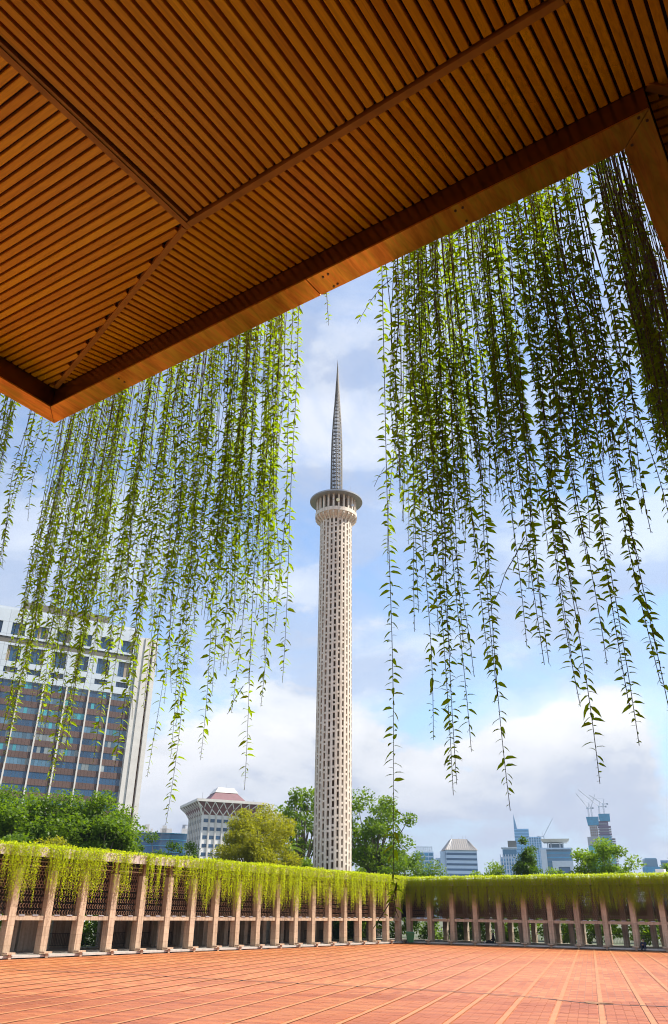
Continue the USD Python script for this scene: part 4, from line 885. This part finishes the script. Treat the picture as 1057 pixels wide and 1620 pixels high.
obj('roof', MB().hexa([(2.5, 2.5, CT + 1.0), (S - 2.5, 2.5, CT + 1), (S - 2.5, S - 2.5, CT + 1), (2.5, S - 2.5, CT + 1)], [(6.3, 6.3, 46.8), (S - 6.3, 6.3, 46.8), (S - 6.3, S - 6.3, 46.8), (6.3, S - 6.3, 46.8)]), M['purple'], b)
obj('roof_cap', MB().hexa([(6.0, 6.0, 46.81), (S - 6.0, 6.0, 46.81), (S - 6, S - 6, 46.81), (6, S - 6, 46.81)], [(7.4, 7.4, 48.9), (S - 7.4, 7.4, 48.9), (S - 7.4, S - 7.4, 48.9), (7.4, S - 7.4, 48.9)]), M['cream'], b)
obj('antenna', MB().tube([(-.5, 1, 42.8), (-.5, 1, 45.6)], .09, 4).box((-.8, .8, 42.8), (-.2, 1.3, 43.5)), M['grey'], b); obj('antenna', MB().tube([(12, 12, 48.9), (12, 12, 51)], .06, 4), M['grey'], b); obj('antenna', MB().tube([(21, 1, 42.8), (21, 1, 44)], .09, 4), M['grey'], b)

# small blue tower left of the hip roofed one
b = thing('blue_tower', 'small square blue glass tower with open white roof screen', 'tower block', at(672, 1380, 900), facing(672, 1380, 900))
w = 20.4
obj('wall', MB().box((-w/2, 0, 0), (w/2, 18, 63)), M['paleblue'], b); front_grid(b, w - 1, 34, 62.5, 4, 7, .86, .66, M['tealglass'], y=-.3)
for k in range(9): obj('roof_screen', MB().box((-w/2 + 1.4 + k*2.1, .5, 63), (-w/2 + 2.4 + k*2.1, 1, 67.4)), M['white'], b)
obj('roof_screen', MB().box((-w/2 + 1.3, .4, 67.41), (w/2 - 1.3, 1.2, 68.2)), M['white'], b)
# hip roofed tower
b = thing('hip_roof_tower', 'pale blue banded tower with tall beige hipped roof', 'office building', at(732, 1380, 700), facing(732, 1380, 700, .18))
w = 25.5
obj('wall', MB().box((-w/2, 0, 0), (w/2, w, 51)), M['paleblue'], b); bands(b, w - .6, 15, 50.0, 9, .42, M['pane_blue'], -.12)
for j in range(9): obj('window_band', MB().box((-w/2 - .12, .3, 15 + j*3.89 + 1.1), (-w/2 + .2, w - .3, 15 + j*3.89 + 2.8)), M['pane_blue'], b)
obj('roof', MB().hexa([(-w/2 - .9, -.9, 51.01), (w/2 + .9, -.9, 51.01), (w/2 + .9, w + .9, 51.01), (-w/2 - .9, w + .9, 51.01)], [(-6.6, 7, 60), (6.6, 7, 60), (6.6, w - 7, 60), (-6.6, w - 7, 60)]), M['tan'], b)
for k in range(15):
    x = -w/2 + (k + .5)*w/15; xt = np.clip(x, -6.4, 6.4)
    obj('roof_seam', MB().tube([(x, -.95, 51.2), (xt if abs(x) < 6.6 else x - np.sign(x)*(abs(x) - 6.4), 7 - .1, 60.05)], .12, 4), M['grey'], b)
obj('side_wing', MB().box((-w/2 - 7.6, 2.5, 0), (-w/2 - .13, 14, 45)).box((-w/2 - 4.6, 1.5, 0), (-w/2 - .13, 2.49, 50)), M['paleblue'], b)
for j in range(7): obj('window_band', MB().box((-w/2 - 7.4, 2.38, 18 + j*3.9), (-w/2 - 4.7, 2.49, 19.8 + j*3.9)), M['pane_mid'], b)
for x in (-6, 0, 3, 6): obj('antenna', MB().tube([(x, 8, 60), (x, 8, 61.5 + abs(x)*.3)], .1, 4), M['grey'], b)
# glazed pale block with grey top
b = thing('apartment_block', 'pale glazed block with ribbed white facade and grey rooftop box', 'tower block', at(806, 1375, 900), facing(806, 1375, 900))
obj('wall', MB().box((-8.6, 0, 0), (8.6, 14, 58)).box((-5.5, 1.5, 58), (9.0, 13, 66.6)), M['paleblue'], b)
for k in range(7): obj('white_pier', MB().box((-8.6 + k*2.75, -.6, 0), (-7.6 + k*2.75, 0, 60.5)), M['white'], b)
front_grid(b, 16.6, 25, 57, 6, 9, .6, .75, M['pane_sky'], y=-.2); obj('glass_storey', MB().box((-5.3, 1.2, 59), (8.9, 1.5, 65.4)), M['tealglass'], b)
obj('canopy_roof', MB().box((-6.6, .4, 66.61), (9.8, 13.5, 67.6)), M['white'], b); obj('roof_box', MB().box((.6, 3, 67.61), (9.5, 11, 74)), M['darkband'], b)
# tall blue tower with a fin, far behind
b = thing('skyscraper', 'tall plain blue skyscraper with a narrow fin at one corner', 'skyscraper', at(830, 1370, 1900), facing(830, 1370, 1900))
k_ = 1900/1500.
obj('shaft', MB().box((-15.5, 0, 0), (16, 26, 177)), M['pane_sky'], b); bands(b, 31, 100, 176, 12, .5, M['tealglass'], -.5)
obj('fin', MB().hexa([(-15.5, 4, 177.1), (-8.5, 4, 177.1), (-8.5, 14, 177.1), (-15.5, 14, 177.1)], [(-14.5, 4, 209), (-13.5, 4, 204), (-13.5, 14, 204), (-14.5, 14, 209)]), M['pane_sky'], b)
b = thing('tower_block', 'lower blue block against the skyscraper with a tower crane behind', 'tower block', at(850, 1370, 1800), facing(850, 1370, 1800))
obj('shaft', MB().box((-12, 0, 0), (14, 24, 152)), M['pane_sky'], b); bands(b, 25.8, 84, 151, 14, .45, M['tealglass'], -.5)
for k in range(6): obj('pier', MB().box((-12 + k*4.9, -1, 0), (-11 + k*4.9, -.51, 152)), M['paleblue'], b)
def crane(label, px, py, D, zb, mast, jib, ang, rise):
    c = thing('tower_crane', label, 'crane', (*at(px, py, D)[:2], zb), facing(px, py, D), group=None)
    ms_ = MB(); w = .9
    for sx in (-w, w):
        for sy in (-w, w): ms_.box((sx - .22, sy - .22, 0), (sx + .22, sy + .22, mast))
    for k in range(int(mast/3)):
        ms_.tube([(-w, -w, k*3), (w, -w, k*3 + 3)], .15, 4).tube([(-w, w, k*3), (w, w, k*3 + 3)], .15, 4)
    obj('mast', ms_, M['craneblue'], c)
    d = np.array([math.cos(ang), math.sin(ang)*.3, 0]); e = np.array([d[0]*math.cos(rise), d[1], math.sin(rise)])
    jb = MB(); tip = np.array([0, 0, mast + 1]) + e*jib
    for off in ((0, -.7, 0), (0, .7, 0), (0, 0, 1.1)): jb.tube([np.array([0, 0, mast + 1]) + off, tip + np.array(off)*.4], .22, 4)
    for k in range(9): q = k/9; q2 = (k + 1)/9; jb.tube([np.array([0, -.7, mast + 1]) + e*jib*q, np.array([0, 0, mast + 2.1]) + e*jib*q2], .14, 4)
    obj('jib', jb, M['craneblue'], c); obj('counter_jib', MB().tube([(0, 0, mast + 1), (-d[0]*jib*.28, -d[1]*jib*.28, mast + 1)], .5, 4).box((-d[0]*jib*.28 - 1.3, -1, mast - .6), (-d[0]*jib*.28 + 1.3, 1, mast + 2)), M['craneblue'], c)
    ap = np.array([-d[0]*3, 0, mast + 9]); obj('apex', MB().tube([(0, 0, mast), ap], .35, 4).tube([ap, tip*.6 + np.array([0, 0, mast + 1])*.4], .13, 3), M['craneblue'], c); obj('cab', MB().box((-1.2, -1.6, mast - 1), (1.2, .2, mast + 1.6)), M['white'], c)
M['craneblue'] = simple('crane_grey', (.25, .27, .30), .5)
crane('far crane with raised jib above the blue block', 861, 1330, 1850, 150, 6, 42, 0.15, 1.0)
# white framed building with a hovering roof
b = thing('framed_building', 'white building with big inverted U frame and flat hovering roof', 'office building', at(884, 1375, 800), facing(884, 1375, 800))
obj('wall', MB().box((-13.2, .5, 0), (13.2, 20, 57.5)), M['pane_mid'], b); bands(b, 26, 20, 57, 10, .3, M['tealglass'], .35)
obj('left_flank', MB().box((-14.4, -.4, 0), (-9.2, 18, 58.2)), M['white'], b); obj('roof_edge', MB().box((-14.4, -.5, 58.21), (13.6, 20, 59.6)), M['paleblue'], b)
fm = MB().hexa([(-4.4, -2.2, 0), (-1.0, -2.2, 0), (-1.0, .3, 0), (-4.4, .3, 0)], [(-5.0, -2.2, 48.5), (0.2, -2.2, 43.5), (.2, .3, 43.5), (-5, .3, 48.5)]).hexa([(.2, -2.2, 43.5), (13.4, -2.2, 43.5), (13.4, .3, 43.5), (.2, .3, 43.5)], [(-5.0, -2.2, 48.5), (13.4, -2.2, 48.5), (13.4, .3, 48.5), (-5, .3, 48.5)]).box((10.2, -2.2, 0), (13.4, .3, 43.49))
obj('frame', fm, M['white'], b); obj('frame_glass', MB().box((.2, -.6, 0), (10.2, .2, 43.4)), M['pane_blue'], b)
for x in (-7.5, -4.5, 3.5, 6.5): obj('roof_post', MB().box((x - .5, 5, 59.61), (x + .5, 6, 64.6)), M['white'], b)
obj('roof_core', MB().box((-6.5, 6.5, 59.61), (6, 13, 63.5)), M['pane_mid'], b)
obj('hover_roof', MB().hexa([(-11, 1, 64.61), (10, 1, 64.61), (10, 18, 64.61), (-11, 18, 64.61)], [(-13.2, -1, 67.2), (12.4, -1, 67.2), (12.4, 19, 67.2), (-13.2, 19, 67.2)]), M['cream'], b)
# tower under construction
b = thing('construction_tower', 'unfinished high-rise with blue netted cores and open concrete floors', 'skyscraper', at(957, 1375, 1500), facing(957, 1375, 1500))
for j in range(24):
    z = 60 + j*3.9; xr = 24.0 if z < 125 else 19.5 if z < 142 else 14
    if z < 146: obj('floor_slab', MB().box((-2, 0, z), (xr, 24, z + 1.1)), M['slabgrey'] if j % 3 else M['purpleform'], b)
obj('glazed_base', MB().box((-21.5, -1.0, 0), (22, 22, 60)), M['tealglass'], b)
obj('netting', MB().box((-21.5, -.6, 60), (-1.9, 20, 112)), M['netgreen'], b); obj('netting', MB().box((-1.8, .3, 60), (20.5, 18, 116)), M['netgreen'], b); obj('netting', MB().box((-1.8, .31, 116.1), (18, 18, 128)), M['net'], b)
obj('concrete_storeys', MB().box((-21.6, -.4, 112.1), (-2.6, 18, 126)), M['slabgrey'], b)
for j in range(4):
    for i in range(4): obj('opening', MB().box((-14.5 + i*3.2, -.3, 127.5 + j*4), (-12.6 + i*3.2, .35, 130.0 + j*4)), M['lattice'], b)
obj('core_shaft', MB().box((-15.8, 0, 126.1), (-2.5, 15, 144.6)), M['slabgrey'], b); obj('core_shaft', MB().box((0, 2, 128.1), (15.8, 16, 151)), M['purpleform'], b)
def cap(x0, x1, z0, z1, fl): obj('net_cap', MB().hexa([(x0 + fl, -1, z0), (x1 - fl, -1, z0), (x1 - fl, 16, z0), (x0 + fl, 16, z0)], [(x0, -1.6, z1), (x1, -1.6, z1), (x1, 17, z1), (x0, 17, z1)]), M['net'], b)
cap(-19.4, 1.4, 144.7, 158, 1.6); cap(1.6, 20.4, 151.1, 162.5, .8)
crane('crane on the left net cap with jib rising to the left', 943, 1375, 1495, 158, 13, 30, PI - .25, .95)
crane('crane behind the left net cap with steep jib to the right', 948, 1375, 1505, 158, 14, 24, .3, 1.15)
crane('crane on the right net cap with long jib reaching left', 961, 1375, 1495, 162, 11, 42, PI - .15, .75)
crane('crane at the right side of the right net cap', 968.5, 1375, 1503, 162, 16, 26, PI - .1, .62)
# distant stub towers at the right edge
b = thing('stub_tower', 'stubby tower, grey above and teal below, near the right edge', 'tower block', at(1034, 1372, 1400), facing(1034, 1372, 1400, .2))
obj('upper', MB().lathe([(13, 74), (13, 84.5), (11.5, 86.2), (.1, 86.2)], 4, PI/4, 2*PI + PI/4).moved(t=(-2, 10, 0)), M['pane_mid'], b); obj('lower', MB().box((-12.5, -1, 0), (13.5, 22, 73.8)), M['net'], b)
b = thing('tower_block', 'pale tower block cut off by the right edge', 'tower block', at(1062, 1372, 1300), facing(1062, 1372, 1300))
obj('shaft', MB().box((-13, 0, 0), (12, 20, 77)), M['pane_sky'], b); bands(b, 24.6, 40, 76, 8, .45, M['pane_mid'], -.4)

# ------------------------------------------------------------------ bin and people
bx_, by_ = 87.15, 48.75
bn = thing('litter_bin', 'green plastic wheeled bin at the corner of the two wings', 'bin', (bx_, by_, 0), .6)
M['green'] = simple('green_plastic', (.02, .12, .035), .4, var=.1)
obj('body', MB().hexa([(-.34, -.32, .12), (.34, -.32, .12), (.34, .32, .12), (-.34, .32, .12)], [(-.46, -.44, .98), (.46, -.44, .98), (.46, .44, .98), (-.46, .44, .98)]), M['green'], bn)
obj('rim', MB().box((-.51, -.49, .981), (.51, .49, 1.05)), M['green'], bn); obj('lid', MB().hexa([(-.50, -.48, 1.055), (.50, -.48, 1.055), (.50, .50, 1.055), (-.50, .50, 1.055)], [(-.42, -.38, 1.14), (.42, -.38, 1.14), (.42, .42, 1.18), (-.42, .42, 1.18)]), M['green'], bn)
for s_ in (-1, 1):
    wv = trimesh.creation.cylinder(radius=.12, height=.07, sections=14); wv.apply_transform(trimesh.transformations.rotation_matrix(PI/2, [0, 1, 0])); wv.apply_translation((s_*.36, .34, .12)); obj('wheel', (wv.vertices, wv.faces), M['rail'], bn)

def ball(p, r_): return manifold3d.Manifold.sphere(r_, 14).translate(tuple(map(float, p)))
def limb(chain):
    """Joints (point, radius): hull of neighbours, united."""
    return manifold3d.Manifold.batch_boolean([manifold3d.Manifold.batch_hull([ball(*a), ball(*b_)]) for a, b_ in zip(chain, chain[1:])], manifold3d.OpType.Add)
def hand(w, d, sd):
    """Palm and five bent fingers from the wrist w along d; sd points to the thumb side."""
    w, d, sd = (np.array(x, float) for x in (w, d, sd)); d /= np.linalg.norm(d); sd -= d*(sd @ d); sd /= np.linalg.norm(sd); n_ = np.cross(d, sd); parts = [manifold3d.Manifold.batch_hull([ball(w, .022), ball(w + d*.085 + sd*.030, .014), ball(w + d*.085 - sd*.030, .013)])]
    for k, ln in ((.030, .070), (.010, .080), (-.010, .074), (-.030, .058)):
        b0 = w + d*.085 + sd*k; b1 = b0 + d*ln*.5 - n_*.010; parts.append(limb([(b0, .0095), (b1, .009), (b1 + d*ln*.4 - n_*.022, .007)]))
    parts.append(limb([(w + d*.02 + sd*.024, .012), (w + d*.055 + sd*.052, .010), (w + d*.085 + sd*.058, .008)]))
    return manifold3d.Manifold.batch_boolean(parts, manifold3d.OpType.Add)
def finish_body(man, ln=.022):
    man = man.refine_to_length(ln).to_mesh(); t_ = trimesh.Trimesh(man.vert_properties[:, :3], man.tri_verts, process=True); trimesh.smoothing.filter_taubin(t_, .5, .53, 6); return t_.vertices, t_.faces
M['skin'] = simple('skin', (.30, .16, .10), .5); M['hair'] = simple('dark_hair', (.012, .010, .009), .6); M['navy'] = simple('navy_cloth', (.018, .022, .045), .85, var=.2, scale=30); M['orange'] = simple('orange_band', (.52, .12, .06), .7); M['black'] = simple('black_cloth', (.010, .010, .012), .85, var=.2, scale=30); M['pale'] = simple('pale_shoe', (.45, .42, .40), .6)
def person(label, loc, rot, J, top, legs, shoe, stripe=False, veil=False):
    p = thing('person', label, 'person', loc, rot); V = {k: np.array(v, float) for k, v in J.items()}
    hd, nk = V['head'], V['neck']; f = V['face']/np.linalg.norm(V['face']); side = np.cross([0, 0, 1.0], f); side /= np.linalg.norm(side); up = np.cross(f, side)
    sh = [V['shL'], V['shR']]; hp = [V['hipL'], V['hipR']]
    parts = [manifold3d.Manifold.batch_hull([ball(hp[0], .105), ball(hp[1], .105), ball(V['waist'], .125)]), manifold3d.Manifold.batch_hull([ball(V['waist'], .125), ball(V['chest'], .135), ball(sh[0], .062), ball(sh[1], .062)]), limb([(V['chest'] + up*.08, .075), (nk, .055), (hd - up*.05, .052)])]
    parts += [manifold3d.Manifold.batch_hull([ball(hd + up*.035 - f*.015, .088), ball(hd - up*.065 + f*.035, .050), ball(hd - up*.01 + f*.03, .070)]), limb([(hd + f*.088 + up*.01, .010), (hd + f*.112 - up*.022, .014)])]
    parts += [ball(hd + side*s_*.082, .022) for s_ in (-1, 1)]
    for s_, a in ((0, 'L'), (1, 'R')):
        parts.append(limb([(sh[s_], .060), (V['el' + a], .044), (V['wr' + a], .028)])); dr_ = V['wr' + a] - V['el' + a]; parts.append(hand(V['wr' + a], V['hd' + a] - V['wr' + a], np.cross(dr_, [0, 0, 1.0]) + [0, 0, .3]))
        parts.append(limb([(hp[s_], .100), (V['kn' + a], .062), (V['an' + a], .042)])); parts.append(limb([(V['an' + a], .042), (V['an' + a] + (V['toe' + a] - V['an' + a])*.3 - [0, 0, .01], .045), (V['toe' + a], .034)]))
    body = finish_body(manifold3d.Manifold.batch_boolean(parts, manifold3d.OpType.Add), .02); obj('body', body, M['skin'], p, smooth=True)
    def cloth(name, chains, mt): obj(name, finish_body(manifold3d.Manifold.batch_boolean(chains, manifold3d.OpType.Add), .03), mt, p, smooth=True)
    tops = [manifold3d.Manifold.batch_hull([ball(V['waist'] - up*.06, .150), ball(V['chest'], .155), ball(sh[0], .080), ball(sh[1], .080)])] + [limb([(sh[s_], .080), (V['el' + a], .062), (V['el' + a]*.25 + V['wr' + a]*.75, .048)]) for s_, a in ((0, 'L'), (1, 'R'))]
    cloth('top', tops, top)
    cloth('trousers', [manifold3d.Manifold.batch_hull([ball(hp[0], .125), ball(hp[1], .125), ball(V['waist'] - up*.05, .13)])] + [limb([(hp[s_], .122), (V['kn' + a], .082), (V['an' + a]*.9 + V['kn' + a]*.1, .062)]) for s_, a in ((0, 'L'), (1, 'R'))], legs)
    for a in 'LR': cloth('shoe', [limb([(V['an' + a] - [0, 0, .02], .056), (V['toe' + a], .046)])], shoe)
    if veil: cloth('headscarf', [manifold3d.Manifold.batch_hull([ball(hd + up*.04 - f*.035, .102), ball(hd - up*.06 - f*.03, .085)]), manifold3d.Manifold.batch_hull([ball(hd - up*.09 - f*.02, .09), ball(sh[0], .09), ball(sh[1], .09)])], legs)
    else: cloth('hair', [manifold3d.Manifold.batch_hull([ball(hd + up*.052 - f*.030, .088), ball(hd + up*.0 - f*.045, .072)])], M['hair'])
    for s_ in (-1, 1):
        e_ = ball(hd + f*.092 + side*s_*.032 + up*.012, .011).to_mesh(); obj('eye', (e_.vert_properties[:, :3], e_.tri_verts), M['hair'], p)
    if stripe:
        c = V['chest']*.45 + V['waist']*.55; q = MB().lathe([(.158, -.028), (.164, 0), (.158, .028)], 24).moved(t=c); obj('waist_band', q, M['orange'], p)
        for s_, a in ((0, 'L'), (1, 'R')): q = V['el' + a]*.5 + V['wr' + a]*.5; d_ = (V['wr' + a] - V['el' + a])/np.linalg.norm(V['wr' + a] - V['el' + a]); obj('cuff_band', MB().tube([q - d_*.05, q + d_*.05], .064, 12), M['orange'], p)
# sits on the kerb, knees up, forearms across the knees (x forward)
sit = dict(head=(.10, 0, .86), neck=(.03, 0, .70), face=(1, 0, -.25), chest=(-.02, 0, .55), waist=(-.06, 0, .34), shL=(.0, .19, .62), shR=(.0, -.19, .62), hipL=(-.04, .10, .24), hipR=(-.04, -.10, .24), elL=(.20, .25, .44), elR=(.20, -.25, .44), wrL=(.36, .05, .46), wrR=(.37, -.04, .50), hdL=(.37, -.08, .44), hdR=(.38, .08, .48),
           knL=(.34, .16, .48), knR=(.34, -.16, .48), anL=(.34, .14, .075), anR=(.34, -.14, .075), toeL=(.50, .17, .045), toeR=(.50, -.17, .045))
person('person in dark navy clothes with orange bands, sitting on the kerb of the right wing', (U0 - .12, 23.46, 0.04), PI, sit, M['navy'], M['navy'], M['black'], stripe=True)
rest_ = dict(head=(-.04, 0, .92), neck=(-.07, 0, .77), face=(.8, .6, -.1), chest=(-.10, 0, .60), waist=(-.06, 0, .36), shL=(-.08, .19, .67), shR=(-.08, -.19, .67), hipL=(0, .10, .125), hipR=(0, -.10, .125), elL=(.02, .27, .42), elR=(-.16, -.30, .42), wrL=(.22, .16, .30), wrR=(-.26, -.30, .14), hdL=(.31, .13, .27), hdR=(-.20, -.34, .05),
           knL=(.42, .14, .26), knR=(.44, -.10, .14), anL=(.80, .12, .075), anR=(.86, -.06, .06), toeL=(.84, .16, .20), toeR=(.92, -.05, .17))
rest_['hipL'] = (0, .10, .13); rest_['hipR'] = (0, -.10, .13)
person('person in black clothes and headscarf resting on the right wing floor, legs outstretched', (U0 + .9, 39.75, Z0), PI/2 + .25, rest_, M['black'], M['black'], M['pale'], veil=True)

# ------------------------------------------------------------------ the humid air over the city
HZ = 6200.0
hz = usdkit.material(stage, '/World/Looks/haze', {'v': ('principled_volume', {'color': (0.62, 0.80, 1.0), 'density': HAZE, 'anisotropy': 0.25})}, [], volume='v.volume')
tag(obj('haze', MB().box((-HZ, -HZ, -1.1), (HZ, HZ, 235.0)), hz), 'thin bluish haze over the city', 'haze', kind='stuff')
